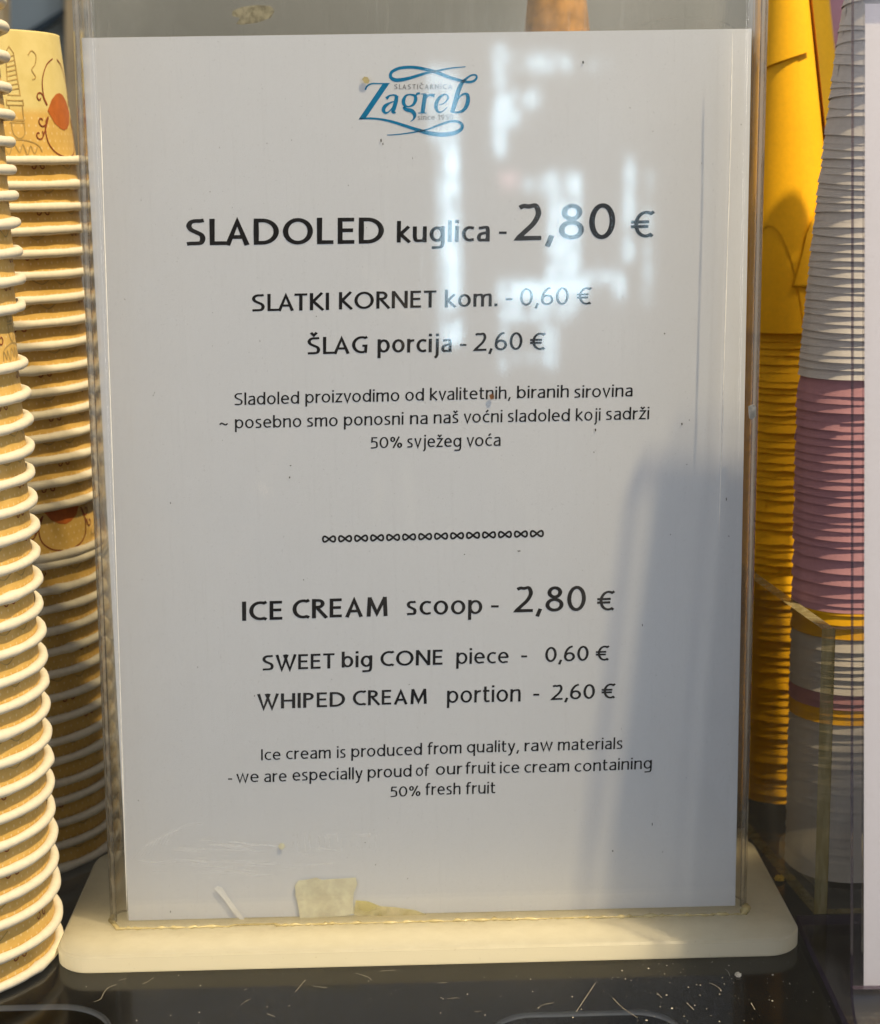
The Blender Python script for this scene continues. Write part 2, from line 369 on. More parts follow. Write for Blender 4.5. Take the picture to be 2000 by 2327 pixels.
def ribbon(pts, width, contrast=0.0):
    """2D polyline -> (verts2d, faces). pts may carry a third value: the local width."""
    P = []
    for p in pts:
        if not P or (abs(p[0] - P[-1][0]) + abs(p[1] - P[-1][1])) > 1e-7: P.append(p)
    n = len(P)
    if n < 2: return [], []
    closed = n > 3 and abs(P[0][0] - P[-1][0]) + abs(P[0][1] - P[-1][1]) < 1e-6
    V = []
    def seg(i):
        dx, dy = P[i + 1][0] - P[i][0], P[i + 1][1] - P[i][1]; l = math.hypot(dx, dy) or 1e-9
        return dx / l, dy / l
    for i in range(n):
        a = seg(i - 1) if i > 0 else (seg(n - 2) if closed else seg(0))
        b = seg(i) if i < n - 1 else (seg(0) if closed else seg(n - 2))
        tx, ty = a[0] + b[0], a[1] + b[1]; l = math.hypot(tx, ty)
        if l < 1e-6: tx, ty, l = -a[1], a[0], 1.0
        tx, ty = tx / l, ty / l
        cosh = max(0.38, tx * a[0] + ty * a[1])
        w = (P[i][2] if len(P[i]) > 2 else width) * (1 - contrast * abs(tx)) * 0.5 / cosh
        V.append((P[i][0] - ty * w, P[i][1] + tx * w)); V.append((P[i][0] + ty * w, P[i][1] - tx * w))
    F = [(2 * i, 2 * i + 1, 2 * i + 3, 2 * i + 2) for i in range(n - 1)]
    return V, F

# ------------------------------------------------------------------ stroke lettering (a light humanist sans)
def arc(cx, cy, rx, ry, a0, a1, n=None):
    n = n or max(6, int(abs(a1 - a0) / 9))
    return [(cx + rx * math.cos(math.radians(a0 + (a1 - a0) * i / n)), cy + ry * math.sin(math.radians(a0 + (a1 - a0) * i / n))) for i in range(n + 1)]
XH = 0.765
def glyph(ch, t):
    h = t / 2; X = XH
    def bowl(cx, rx, cy=None, ry=None): return arc(cx, X / 2 if cy is None else cy, rx, X / 2 - h if ry is None else ry, 0, 360)
    def S(w, H):
        k = H
        return catmull([(w - .05, .945 * k), (.72 * w, k - h * .95), (.42 * w, k - h), (.14 * w + h * .6, .86 * k), (h + .005, .735 * k), (.2 * w + h * .4, .60 * k), (.52 * w, .50 * k),
                        (.82 * w - h * .3, .40 * k), (w - h - .005, .26 * k), (.82 * w - h * .4, .11 * k), (.5 * w, h), (.25 * w, h), (.02, .065 * k)], 5)
    if ch == 'S': return .58, [S(.58, 1)]
    if ch == 's': return .42, [S(.42, X)]
    if ch == 'L': return .50, [[(h, 1), (h, h), (.50, h)]]
    if ch == 'A': return .74, [[(.03 + h * .6, 0), (.37, 1 - h * 1.5), (.71 - h * .6, 0)], [(.17, .31), (.57, .31)]]
    if ch == 'D': return .76, [[(h, .5), (h, h), (.26, h)] + arc(.26, .5, .50 - h, .5 - h, -90, 90) + [(.26, 1 - h), (h, 1 - h), (h, .5)]]
    if ch == 'O': return .90, [arc(.45, .5, .45 - h, .5 - h + .008, 0, 360, 44)]
    if ch == 'E': return .52, [[(.50, 1 - h), (h, 1 - h), (h, h), (.51, h)], [(h, .52), (.47, .52)]]
    if ch == 'T': return .58, [[(0, 1 - h), (.58, 1 - h)], [(.29, 1 - h), (.29, 0)]]
    if ch == 'K': return .60, [[(h, 0), (h, 1)], [(.55, 1), (.15, .52), (.60, 0)]]
    if ch == 'I': return t, [[(h, 0), (h, 1)]]
    if ch in 'RP':
        b = [(h, 1 - h), (.26, 1 - h)] + arc(.26, .745, .26 - h, .255 - h, 90, -90) + [(h, .49 + h)]
        return (.60 if ch == 'R' else .54), [[(h, 0), (h, 1)], b] + ([[(.22, .52), (.60, 0)]] if ch == 'R' else [])
    if ch == 'N': return .74, [[(h, 0), (h, 1)], [(h, .98), (.74 - h, .02)], [(.74 - h, 0), (.74 - h, 1)]]
    if ch == 'H': return .70, [[(h, 0), (h, 1)], [(.70 - h, 0), (.70 - h, 1)], [(h, .51), (.70 - h, .51)]]
    if ch == 'C': return .68, [[(.68, .955)] + arc(.44, .5, .44 - h, .5 - h + .005, 68, 292) + [(.68, .045)]]
    if ch == 'G': return .72, [[(.68, .945)] + arc(.44, .5, .44 - h, .5 - h + .005, 66, 290) + [(.68 - h, .09), (.70 - h, .44), (.46, .44)]]
    if ch == 'M': return .92, [[(.03 + h, 0), (.12 + h * .4, 1)], [(.10 + h * .5, .99), (.45, .16), (.82 - h * .5, .99)], [(.80 - h * .4, 1), (.89 - h, 0)]]
    if ch == 'W': return 1.02, [[(h * .6, 1), (.29, .02), (.62 - h * .6, 1)], [(.40 + h * .2, 1), (.70, .02), (1.02 - h * .6, 1)]]
    if ch == 'a': return .50, [catmull([(.07, .655), (.18, X - h * 1.3), (.29, X - h), (.42 - h * .3, .67), (.50 - h, .50)], 5) + [(.50 - h, 0)],
                               catmull([(.50 - h, .435), (.30, .415), (.13, .35), (h, .20), (.12, .075), (.22, h), (.36, .08), (.50 - h, .20)], 5)]
    if ch == 'b': return .58, [[(h, 0), (h, 1.04)], bowl(.58 / 2 + h * .1, .29 - h)]
    if ch == 'd': return .58, [[(.58 - h, 0), (.58 - h, 1.04)], bowl(.58 / 2 - h * .1, .29 - h)]
    if ch == 'p': return .58, [[(h, -.30), (h, X)], bowl(.58 / 2 + h * .1, .29 - h)]
    if ch == 'q': return .58, [[(.58 - h, -.30), (.58 - h, X)], bowl(.58 / 2 - h * .1, .29 - h)]
    if ch == 'g': return .58, [[(.58 - h, X), (.58 - h, -.08)] + catmull([(.58 - h, -.08), (.53 - h, -.22), (.36, -.30 + h * .6), (.08, -.27)], 5), bowl(.58 / 2 - h * .1, .29 - h)]
    if ch == 'c': return .47, [[(.47, X - h * 1.4)] + arc(.31, X / 2, .31 - h, X / 2 - h, 68, 292) + [(.47, h * 1.4)]]
    if ch == 'ć': w, s = glyph('c', t); return w, s + [[(.24, X + .09), (.38, X + .27)]]
    if ch == 'č': w, s = glyph('c', t); return w, s + [[(.16, X + .26), (.28, X + .10), (.40, X + .26)]]
    if ch == 'e': return .56, [[(h, .40), (.55 - h, .40)] + arc(.285, X / 2, .285 - h, X / 2 - h, 5, 295) + [(.52, h * 1.5)]]
    if ch == 'f': return .34, [catmull([(.36, 1.03), (.28, 1.04 - h * .8), (.19, .99), (.13, .84)], 5) + [(.13, 0)], [(0, X - h), (.32, X - h)]]
    if ch in 'hn': return .54, [[(h, 0), (h, 1.04 if ch == 'h' else X)], catmull([(h, .50), (.15, .66), (.30, X - h), (.46 - h * .4, .69), (.54 - h, .50)], 5) + [(.54 - h, 0)]]
    if ch == 'm': return .86, [[(h, 0), (h, X)], catmull([(h, .50), (.14, .66), (.26, X - h), (.39 - h * .2, .69), (.43, .50)], 5) + [(.43, 0)],
                               catmull([(.43, .50), (.53, .66), (.66, X - h), (.80 - h * .5, .69), (.86 - h, .50)], 5) + [(.86 - h, 0)]]
    if ch == 'u': return .54, [[(h, X), (h, .28)] + catmull([(h, .28), (.10 + h * .3, .10), (.24, h), (.40, .10), (.54 - h, .27)], 5), [(.54 - h, X), (.54 - h, 0)]]
    if ch == 'i': return t, [[(h, 0), (h, X)], [(h, .90), (h, .90 + t)]]
    if ch == 'j': return .22, [[(.22 - h, X), (.22 - h, -.12)] + catmull([(.22 - h, -.12), (.17 - h, -.25), (.02, -.29)], 4), [(.22 - h, .90), (.22 - h, .90 + t)]]
    if ch == 'k': return .50, [[(h, 0), (h, 1.04)], [(.46, X), (.14, .40), (.50, 0)]]
    if ch == 'l': return t, [[(h, 0), (h, 1.04)]]
    if ch == 'o': return .60, [arc(.30, X / 2, .30 - h, X / 2 - h + .004, 0, 360)]
    if ch == 'r': return .33, [[(h, 0), (h, X)], catmull([(h, .46), (.13, .62), (.24, X - h * 1.2), (.34, X - h * 1.1)], 5)]
    if ch == 't': return .34, [[(.12, .97), (.12, .20)] + catmull([(.12, .20), (.16, .08), (.25, h), (.35, .045 + h * .5)], 4), [(0, X - h), (.33, X - h)]]
    if ch == 'v': return .50, [[(h * .6, X), (.25, .02), (.50 - h * .6, X)]]
    if ch == 'w': return .80, [[(h * .6, X), (.22, .02), (.41, X), (.59, .02), (.80 - h * .6, X)]]
    if ch == 'y': return .50, [[(h * .6, X), (.27, .03)], [(.50 - h * .6, X), (.21, -.16), (.15, -.25), (.03, -.29)]]
    if ch == 'z': return .44, [[(.02, X - h), (.43 - h * .4, X - h), (h * .6, h), (.45, h)]]
    if ch in 'šž': w, s = glyph({'š': 's', 'ž': 'z'}[ch], t); return w, s + [[(w / 2 - .13, X + .26), (w / 2, X + .10), (w / 2 + .13, X + .26)]]
    if ch == 'Š': w, s = glyph('S', t); return w, s + [[(w / 2 - .13, 1.26), (w / 2, 1.10), (w / 2 + .13, 1.26)]]
    if ch == 'Č': w, s = glyph('C', t); return w, s + [[(w / 2 - .13, 1.28), (w / 2, 1.12), (w / 2 + .13, 1.28)]]
    if ch == '0': return .62, [arc(.31, .5, .31 - h, .5 - h, 0, 360, 40)]
    if ch == '1': return .34, [[(.05, .80), (.26, .96), (.26, 0)]]
    if ch == '9': w, s = glyph('6', t); return w, [[(w - x, 1 - y) for x, y in p] for p in s]
    if ch == '2': return .58, [catmull([(.05, .90), (.15, .95), (.27, 1 - h), (.42, .955), (.52 - h * .4, .80), (.50 - h * .3, .66), (.38, .46), (.20, .26), (.05, .10)], 5) + [(.03, h), (.58, h)]]
    if ch == '8': return .60, [arc(.30, .755, .245 - h, .245 - h, 0, 360), arc(.30, .275, .30 - h, .275 - h, 0, 360)]
    if ch == '6': return .60, [catmull([(.46, 1.0 - h * .3), (.28, .90), (.12, .66), (h + .005, .40), (h, .30)], 5), arc(.30, .31, .30 - h, .31 - h, 0, 360)]
    if ch == '5': return .52, [[(.48, 1 - h), (.13, 1 - h), (.11, .57)] + catmull([(.11, .57), (.25, .60), (.42, .53), (.52 - h, .33), (.44, .13), (.28, h), (.04, .05)], 5)]
    if ch == '%': return .84, [arc(.18, .76, .18 - h, .24 - h, 0, 360), arc(.66, .24, .18 - h, .24 - h, 0, 360), [(.62, 1), (.22, 0)]]
    if ch == '€': return .72, [[(.72, .955)] + arc(.48, .5, .38 - h, .5 - h, 62, 298) + [(.70, .045)], [(0, .585), (.58, .585)], [(0, .415), (.56, .415)]]
    if ch == ',': return .16, [[(.13, .13), (.03, -.17)]]
    if ch == '.': return t * 1.1, [[(h * 1.1, 0), (h * 1.1, t * 1.15)]]
    if ch == '-': return .30, [[(0, .36), (.30, .36)]]
    if ch == '~': return .62, [catmull([(.0, .28), (.15, .40), (.31, .33), (.47, .26), (.62, .38)], 5)]
    return .3, []
KERN = {('L', 'A'): -.155, ('A', 'T'): -.10, ('A', 'G'): -.02, ('L', 'O'): -.02, ('R', 'E'): 0, ('P', 'E'): 0, ('r', 'a'): -.03, ('r', 'o'): -.03, ('v', 'o'): -.04, ('v', 'a'): -.04, ('W', 'E'): -.02, (',', '8'): .02}

class Ink:
    def __init__(s): s.v = []; s.f = []; s.k = 0
    def add(s, V2, F, to3):
        o = len(s.v); dz = (s.k % 7) * 0.004; s.k += 1      # strokes that cross lie a few microns apart
        s.v += [to3(x, y, dz) for x, y in V2]; s.f += [tuple(i + o for i in q) for q in F]
    def text(s, txt, x0, x1, z0, z1, cap, t, gap=.115):
        """set a word between x0 and x1 (mm) on a baseline z0..z1, capital height cap"""
        pen = 0; items = []
        for i, ch in enumerate(txt):
            if ch == ' ': pen += .36; continue
            if i and (txt[i - 1], ch) in KERN: pen += KERN[(txt[i - 1], ch)]
            w, st = glyph(ch, t); items.append((pen, st)); pen += w + gap
        tot = pen - gap
        sx = (x1 - x0) / tot if tot > .5 or len(txt) > 1 else (x1 - x0) / tot
        for px, st in items:
            for p in st:
                V2, F = ribbon(p, t, 0.14)
                s.add([(x0 + (px + x) * sx + 0.03 * y * cap, z0 + (z1 - z0) * ((px + x) / tot) + y * cap) for x, y in V2], F, lambda a, b, d: (a * MM, (-0.06 - d) * MM, b * MM))
    def build(s, name, mat, parent): return obj(name, s.v, s.f, mat, parent)

# ------------------------------------------------------------------ setting: counter, case interior, back wall
ZC = -0.0063
def rrect(x0, x1, y0, y1, r, n=8):
    P = []
    for cx, cy, a in ((x1 - r, y1 - r, 0), (x0 + r, y1 - r, 90), (x0 + r, y0 + r, 180), (x1 - r, y0 + r, 270)):
        for i in range(n + 1):
            b = math.radians(a + 90 * i / n); P.append((cx + r * math.cos(b), cy + r * math.sin(b)))
    return P
def slab(name, P, z0, z1, mat, parent=None, bevel=0.0006):
    n = len(P); V = []; F = []
    rings = [(z0, bevel), (z0 + bevel, 0), (z1 - bevel, 0), (z1, bevel)]
    cx = sum(p[0] for p in P) / n; cy = sum(p[1] for p in P) / n
    for z, ins in rings:
        for i, (x, y) in enumerate(P):
            a, b = P[i - 1], P[(i + 1) % n]; tx, ty = b[0] - a[0], b[1] - a[1]; l = math.hypot(tx, ty) or 1
            V.append((x - ty / l * ins, y + tx / l * ins, z))
    for k in range(3):
        for i in range(n):
            j = (i + 1) % n; F.append((k * n + i, k * n + j, (k + 1) * n + j, (k + 1) * n + i))
    F.append(tuple(reversed(range(n)))); F.append(tuple(range(3 * n, 4 * n)))
    return obj(name, V, F, mat, parent)
struct(obj('counter', [(-1.2, -0.45, ZC), (1.2, -0.45, ZC), (1.2, 0.42, ZC), (-1.2, 0.42, ZC)], [(0, 1, 2, 3)], 'counter'))
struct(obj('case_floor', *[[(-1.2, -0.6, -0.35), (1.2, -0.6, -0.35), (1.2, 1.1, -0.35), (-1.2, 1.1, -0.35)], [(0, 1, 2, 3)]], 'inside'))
struct(box_obj('back_wall', (-2.5, 2.5, 1.20, 1.26, -0.8, 2.2), 'wall'))

# ------------------------------------------------------------------ the price sheet
sheet = thing('price_sheet', 'white printed ice cream price list standing inside the clear sign holder', 'price list')
nx, nz = 12, 16; V = []; F = []
for k in range(nz + 1):
    for i in range(nx + 1):
        V.append((-0.105 + 0.21 * i / nx, 0.0, 0.0003 + 0.2943 * k / nz))
for k in range(nz):
    for i in range(nx):
        a = k * (nx + 1) + i; F.append((a, a + 1, a + nx + 2, a + nx + 1))
n0 = len(V); V += [(x, 0.00012, z) for x, y, z in V]; F += [tuple(i + n0 for i in reversed(q)) for q in F]
for a, b in ((0, nx), (nz * (nx + 1), nz * (nx + 1) + nx)): F.append((a, b, b + n0, a + n0))
for a, b in ((0, nz * (nx + 1)), (nx, nz * (nx + 1) + nx)): F.append((a, b, b + n0, a + n0))
obj('paper', V, F, 'sheet', sheet)
for line in [[["SLADOLED",-75.24,-12.09,229.99,229.6,8.41,0.163],["kuglica",-7.96,21.84,229.92,229.76,6.56,0.155],["-",24.77,27.23,229.79,229.75,7.5,0.12],["2,80",30.57,62.05,229.85,229.81,11.56,0.135],["€",67.15,74.39,230.12,230.16,8.61,0.13]],[["SLATKI",-55.05,-30.22,208.66,208.78,5.54,0.15],["KORNET",-27.04,4.38,208.88,208.98,5.55,0.15],["kom.",7.09,24.19,208.93,209.04,5.47,0.145],["-",26.75,28.99,209.08,209.04,6.03,0.12],["0,60",31.39,47.16,209.0,209.13,5.71,0.125],["€",49.8,54.44,209.0,209.0,5.72,0.125]],[["ŠLAG",-37.66,-17.97,194.49,194.6,5.6,0.15],["porcija",-14.92,9.13,194.66,194.48,5.76,0.15],["-",11.79,13.91,194.56,194.52,6.09,0.12],["2,60",16.51,32.1,194.64,194.76,5.86,0.135],["€",34.59,39.42,194.64,194.63,5.69,0.135]],[["Sladoled",-61.86,-40.78,178.4,178.53,3.96,0.125],["proizvodimo",-38.78,-8.14,178.69,178.74,3.96,0.125],["od",-6.25,-0.13,178.78,178.8,3.97,0.125],["kvalitetnih,",1.81,28.12,178.85,178.92,3.97,0.125],["biranih",30.23,47.21,178.97,178.99,3.97,0.125],["sirovina",48.99,68.1,178.79,178.93,3.98,0.125]],[["~",-66.92,-64.35,171.03,170.98,3.98,0.13],["posebno",-61.97,-40.3,170.77,170.85,3.98,0.125],["smo",-38.45,-28.46,170.9,170.88,3.98,0.125],["ponosni",-26.43,-6.97,171.0,171.04,3.99,0.125],["na",-4.83,0.95,171.08,171.06,3.99,0.125],["naš",2.91,11.02,171.18,171.2,3.99,0.125],["voćni",12.8,25.39,171.23,171.19,3.99,0.125],["sladoled",27.18,47.52,171.22,171.17,3.99,0.125],["koji",49.47,57.59,171.21,171.14,4.0,0.125],["sadrži",59.37,73.59,171.3,171.3,4.0,0.125]],[["50%",-17.99,-7.52,163.33,163.37,3.76,0.125],["svježeg",-5.9,11.85,163.41,163.33,4.01,0.125],["voća",13.64,24.76,163.41,163.41,4.01,0.125]],[["ICE",-62.05,-48.55,106.01,106.11,6.61,0.165],["CREAM",-45.25,-13.25,106.34,106.64,6.62,0.165],["scoop",-7.19,18.08,106.75,106.63,6.46,0.135],["-",21.06,23.61,106.65,106.59,7.14,0.12],["2,80",29.24,52.78,106.91,106.9,8.84,0.135],["€",56.59,62.24,106.82,106.87,6.98,0.13]],[["SWEET",-55.91,-31.71,88.65,88.93,5.32,0.155],["big",-29.3,-19.02,89.12,89.13,5.32,0.15],["CONE",-16.31,4.66,89.24,89.36,5.33,0.155],["piece",9.22,26.79,89.45,89.38,5.33,0.13],["-",31.04,33.04,89.46,89.42,6.19,0.12],["0,60",39.12,53.79,89.45,89.64,5.34,0.14],["€",56.2,60.55,89.5,89.53,5.34,0.14]],[["WHIPED",-57.96,-28.5,75.23,75.44,5.28,0.155],["CREAM",-25.91,-0.72,75.73,75.81,5.29,0.155],["portion",5.88,30.8,75.87,75.91,5.73,0.13],["-",35.05,37.06,75.95,75.9,6.25,0.12],["2,60",41.35,55.92,76.1,76.25,5.3,0.14],["€",58.17,62.7,76.2,76.19,5.39,0.14]],[["Ice",-57.44,-50.86,57.13,57.15,3.94,0.125],["cream",-48.98,-33.83,57.28,57.29,4.03,0.125],["is",-31.73,-28.8,57.38,57.38,4.04,0.125],["produced",-26.87,-2.87,57.47,57.78,4.12,0.125],["from",-0.97,10.57,57.86,58.01,4.13,0.125],["quality,",12.42,30.08,58.16,58.16,4.04,0.125],["raw",32.0,41.53,58.22,58.26,4.04,0.125],["materials",43.39,65.37,58.24,58.28,4.05,0.125]],[["-",-68.95,-67.53,49.16,49.13,4.4,0.12],["we",-66.01,-58.55,49.39,49.39,4.05,0.125],["are",-56.71,-49.07,49.34,49.37,4.05,0.125],["especially",-47.05,-23.28,49.53,49.63,4.14,0.125],["proud",-21.51,-6.57,49.91,50.1,4.15,0.125],["of",-5.1,-0.74,50.26,50.24,4.06,0.125],["our",1.72,10.65,50.48,50.58,4.06,0.125],["fruit",11.83,22.04,50.64,50.66,4.06,0.125],["ice",23.56,30.14,50.52,50.59,4.06,0.125],["cream",31.89,47.25,50.53,50.63,4.06,0.125],["containing",49.03,75.49,50.44,51.01,4.07,0.125]],[["50%",-14.0,-3.63,42.96,43.1,3.72,0.125],["fresh",-1.94,10.05,43.38,43.37,4.08,0.125],["fruit",11.84,21.87,43.4,43.44,4.08,0.125]]]:
    ik = Ink()
    for txt, x0, x1, z0, z1, cap, t in line: ik.text(txt, x0, x1, z0, z1, cap, t)
    o = ik.build('text_line', 'ink', sheet)
ik = Ink(); X0, X1, Z0, Z1 = [-34.68,38.95,133.3,133.74]
for k in range(14):
    w = 4.75; st = (X1 - X0 - w) / 13; cx = X0 + w / 2 + st * k; cz = Z0 + (Z1 - Z0) * k / 13
    P = [(cx + 2.05 * math.sin(a) , cz + 0.95 * math.sin(2 * a) * 0.98) for a in [2 * PI * i / 40 for i in range(41)]]
    V2, F = ribbon(P, 0.66); ik.add(V2, F, lambda a, b, d: (a * MM, (-0.06 - d) * MM, b * MM))
ik.build('ornament_line', 'ink', sheet)
# logo
LO, LX, LY = [[-23.58,0.0,288.95],[27.13,0.0,-0.37],[-0.69,0.0,-26.5]]
def lg(x, y): return (LO[0] + LX[0] * x / 1000 + LY[0] * y / 1000, LO[2] + LX[2] * x / 1000 + LY[2] * y / 1000)
LS = 27.13 / 1000
ik = Ink()
def stroke(pts, n=6, smooth=True):
    P = catmull(pts, n) if smooth else pts
    V2, F = ribbon([(*lg(x, y), w * LS) for x, y, w in P], 1)
    ik.add(V2, F, lambda a, b, d: (a * MM, (-0.06 - d) * MM, b * MM))
def poly(pts): ik.add([lg(*p) for p in pts], [tuple(range(len(pts)))], lambda a, b, d: (a * MM, (-0.06 - d) * MM, b * MM))
for pts in [[[258,425,20],[268,395,20],[300,365,18],[345,352,16],[400,352,14],[470,352,14],[538,351,14]],[[185,762,14],[300,755,22],[430,765,24],[560,792,30],[700,835,34],[800,868,36],[900,900,42],[1000,928,46],[1150,945,48],[1290,928,46],[1370,888,40],[1388,838,36],[1340,796,30],[1240,793,26],[1100,840,24],[990,882,20],[850,912,16],[700,935,13],[590,946,11],[512,950,9]],[[1418,158,9],[1330,166,12],[1220,178,16],[1100,204,22],[960,232,28],[800,280,34],[690,306,40],[600,310,42],[550,275,38],[562,220,34],[640,178,34],[740,164,34],[850,168,34],[960,190,36],[1080,222,38],[1230,280,36],[1340,312,34],[1440,334,30],[1510,325,28],[1548,288,24],[1538,256,20],[1490,256,20],[1440,286,24],[1400,322,34],[1368,365,46],[1336,440,52],[1310,540,54],[1282,640,50],[1266,690,46]],[[1318,580,14],[1350,510,20],[1400,474,26],[1442,482,38],[1452,540,46],[1436,610,46],[1395,665,34],[1330,686,22],[1262,682,16]],[[500,526,36],[520,508,30],[540,492,20],[585,484,18],[622,498,30]],[[622,492,40],[612,560,46],[590,640,46],[578,680,36],[612,690,14]],[[615,560,10],[560,568,16],[490,610,40],[468,660,42],[495,692,24],[540,670,14],[585,610,10]],[[775,478,16],[828,492,30],[842,535,42],[815,595,30],[755,620,16],[710,596,38],[702,545,42],[730,492,24],[775,478,16]],[[838,505,12],[860,470,24],[892,466,24]],[[745,618,10],[705,632,26],[740,655,42],[800,670,46],[832,715,42],[820,762,20],[785,792,6]],[[955,470,46],[938,580,48],[924,690,48]],[[874,693,10],[972,693,10]],[[905,474,10],[960,470,10]],[[965,520,14],[1000,485,24],[1062,492,42]],[[1118,600,8],[1180,575,14],[1218,520,22],[1192,478,16],[1135,500,30],[1090,560,42],[1080,630,42],[1110,682,24],[1160,672,12],[1208,628,9]]]: stroke(pts)
poly([(462, 348), (538, 348), (262, 752), (178, 768)])
ik.build('logo', 'blue', sheet)
ik = Ink()
a = lg(592, 417); b = lg(1265, 417); ik.text('SLASTIČARNICA', a[0], b[0], a[1], b[1], 56 * LS, .16, .26)
a = lg(868, 774); b = lg(1282, 770); ik.text('since 1950', a[0], b[0], a[1], b[1], 58 * LS, .15, .16)
ik.build('logo_caption', 'grey_ink', sheet)

# ------------------------------------------------------------------ the clear sign holder
H = thing('sign_holder', 'clear acrylic sign holder on a milky white base plate holding the price list', 'sign holder')
ZT = 0.345
def xl(z): return -0.1117 + 0.0125 * max(0, z) * 1.05
def xr(z): return 0.1093 + 0.0040 * max(0, z) * 1.0
YF, YB, TH, RB = -0.0062, 0.0090, 0.0018, 0.0090
RK = 0.0050
ARC0 = 58.0
def panel(name, y0, y1, mat, zlo=0.0004):
    nzp = 24; V = []; F = []; isf = y0 < 0
    for y in (y0, y1):
        r = RB - (y - y0); row = []
        if isf:
            for k in range(11):
                a = math.radians(ARC0 * (1 - k / 10)); row.append((0, RB - r * math.sin(a), y0 + RB - r * math.cos(a)))
            row += [(1, w[1], w[2]) for w in reversed(row)]
        else: row = [(0, RK, y), (1, RK, y)]
        o = len(V); m = len(row)
        for k in range(nzp + 1):
            z = zlo + (ZT - zlo) * k / nzp
            V += [((xl(z) + dx) if sd == 0 else (xr(z) - dx), yy, z) for sd, dx, yy in row]
        for k in range(nzp):
            for i in range(m - 1):
                q = (o + m * k + i, o + m * k + i + 1, o + m * (k + 1) + i + 1, o + m * (k + 1) + i); F.append(q if y == y0 else tuple(reversed(q)))
    return obj(name, V, F, mat, H, smooth=True)
panel('front_panel', YF, YF + TH, 'panel')
panel('back_panel', YB - TH, YB, 'backpanel')
def side(sgn, xf):
    # a bent U of solid acrylic joining the two panels
    prof = []; inner = []; ri = RB - TH; rk = RK - TH
    for i in range(9):
        a = math.radians(ARC0 + 0.5 + (89.5 - ARC0) * i / 8)
        prof.append((RB - RB * math.sin(a), YF + RB - RB * math.cos(a)))
        inner.append((RB - ri * math.sin(a), YF + RB - ri * math.cos(a)))
    for i in range(9):
        a = math.radians(90 * i / 8)
        prof.append((RK - RK * math.cos(a), YB - RK + RK * math.sin(a)))
        inner.append((RK - rk * math.cos(a), YB - RK + rk * math.sin(a)))
    inner.reverse()
    prof = prof + inner; n = len(prof); nzp = 30; V = []; F = []
    for k in range(nzp + 1):
        z = 0.0004 + (ZT - 0.0004) * k / nzp
        for px_, py_ in prof: V.append((xf(z) + sgn * px_, py_, z))
    for k in range(nzp):
        for i in range(n):
            j = (i + 1) % n; q = (k * n + i, k * n + j, (k + 1) * n + j, (k + 1) * n + i); F.append(q if sgn < 0 else tuple(reversed(q)))
    for k, rev in ((0, sgn < 0), (nzp, sgn > 0)):
        for i in range(17):
            q = (k * n + i, k * n + i + 1, k * n + n - 2 - i, k * n + n - 1 - i); F.append(tuple(reversed(q)) if rev else q)
    return obj('side_bend', V, F, 'side', H, smooth=False)
side(1, xl); side(-1, xr)
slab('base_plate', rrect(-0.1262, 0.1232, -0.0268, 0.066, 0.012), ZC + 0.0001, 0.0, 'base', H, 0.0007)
bp = [o for o in H.children if o.name.startswith('base_plate')][0]; bp.data.materials.append(M['white'])  # white underside added as a reflector to brighten the milky plate
for q in bp.data.polygons:
    if q.normal.z < -0.9: q.material_index = 1
# glue bead along the foot of the panel, ragged and chipped
def bead(pts, mat, name, rad=0.0009, seed=1, ny_=0.8):
    rnd = random.Random(seed); n = 8; V = []; F = []
    for k, (x, y, z, r) in enumerate(pts):
        for i in range(n):
            a = 2 * PI * i / n; rr = r * (0.7 + 0.6 * rnd.random())
            p = pts[min(k + 1, len(pts) - 1)]; q = pts[max(k - 1, 0)]; tx, ty = p[0] - q[0], p[1] - q[1]; l = math.hypot(tx, ty) or 1
            V.append((x - ty / l * rr * math.cos(a), y + tx / l * rr * math.cos(a), max(0.00002, z + rr * math.sin(a) * ny_)))
    for k in range(len(pts) - 1):
        for i in range(n):
            j = (i + 1) % n; F.append((k * n + i, (k + 1) * n + i, (k + 1) * n + j, k * n + j))
    F.append(tuple(range(n))); F.append(tuple(reversed(range((len(pts) - 1) * n, len(pts) * n))))
    return obj(name, V, F, mat, H, smooth=True)
rnd = random.Random(3)
pts = [(-0.1112, 0.004 - 0.0008 * i, 0.0006, 0.0008) for i in range(6)]
x = -0.1075
while x < 0.1062:
    if not (-0.0690 < x < -0.0540):
        pts.append((x, YF - 0.0002 + rnd.uniform(-0.0004, 0.0003), 0.0002, rnd.choice((0.0002, 0.0003, 0.0004, 0.0006, 0.0009)) * rnd.uniform(.8, 1.2)))
    else:
        pts.append((x, YF + 0.0006, 0.0003, 0.0004))
    x += rnd.uniform(0.0008, 0.0016)
pts += [(0.1068 + 0.0004 * i, YF + 0.0008 * i, 0.0009, rnd.uniform(0.0010, 0.0015)) for i in range(6)]
bead(pts, 'glue', 'glue_bead')
def onpanel(name, poly_mm, mat, y=YF, th=0.00012):
    if y == 'in': y = -0.0006
    n = len(poly_mm); V = [(a * MM, y - th, b * MM) for a, b in poly_mm] + [(a * MM, y - 0.00001, b * MM) for a, b in poly_mm]
    F = [tuple(range(n)), tuple(reversed(range(n, 2 * n)))] + [(i, (i + 1) % n, n + (i + 1) % n, n + i) for i in range(n)]
    return obj(name, V, F, mat, H)
def glint_ridge(pts, r):  # white ridge painted in for the lamp's glint down a crease
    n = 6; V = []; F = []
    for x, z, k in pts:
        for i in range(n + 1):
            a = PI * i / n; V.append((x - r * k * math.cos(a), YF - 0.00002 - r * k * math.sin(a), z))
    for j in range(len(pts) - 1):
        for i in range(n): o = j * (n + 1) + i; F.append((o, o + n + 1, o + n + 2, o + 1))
    return obj('glint_ridge', V, F, 'white', H, smooth=True)
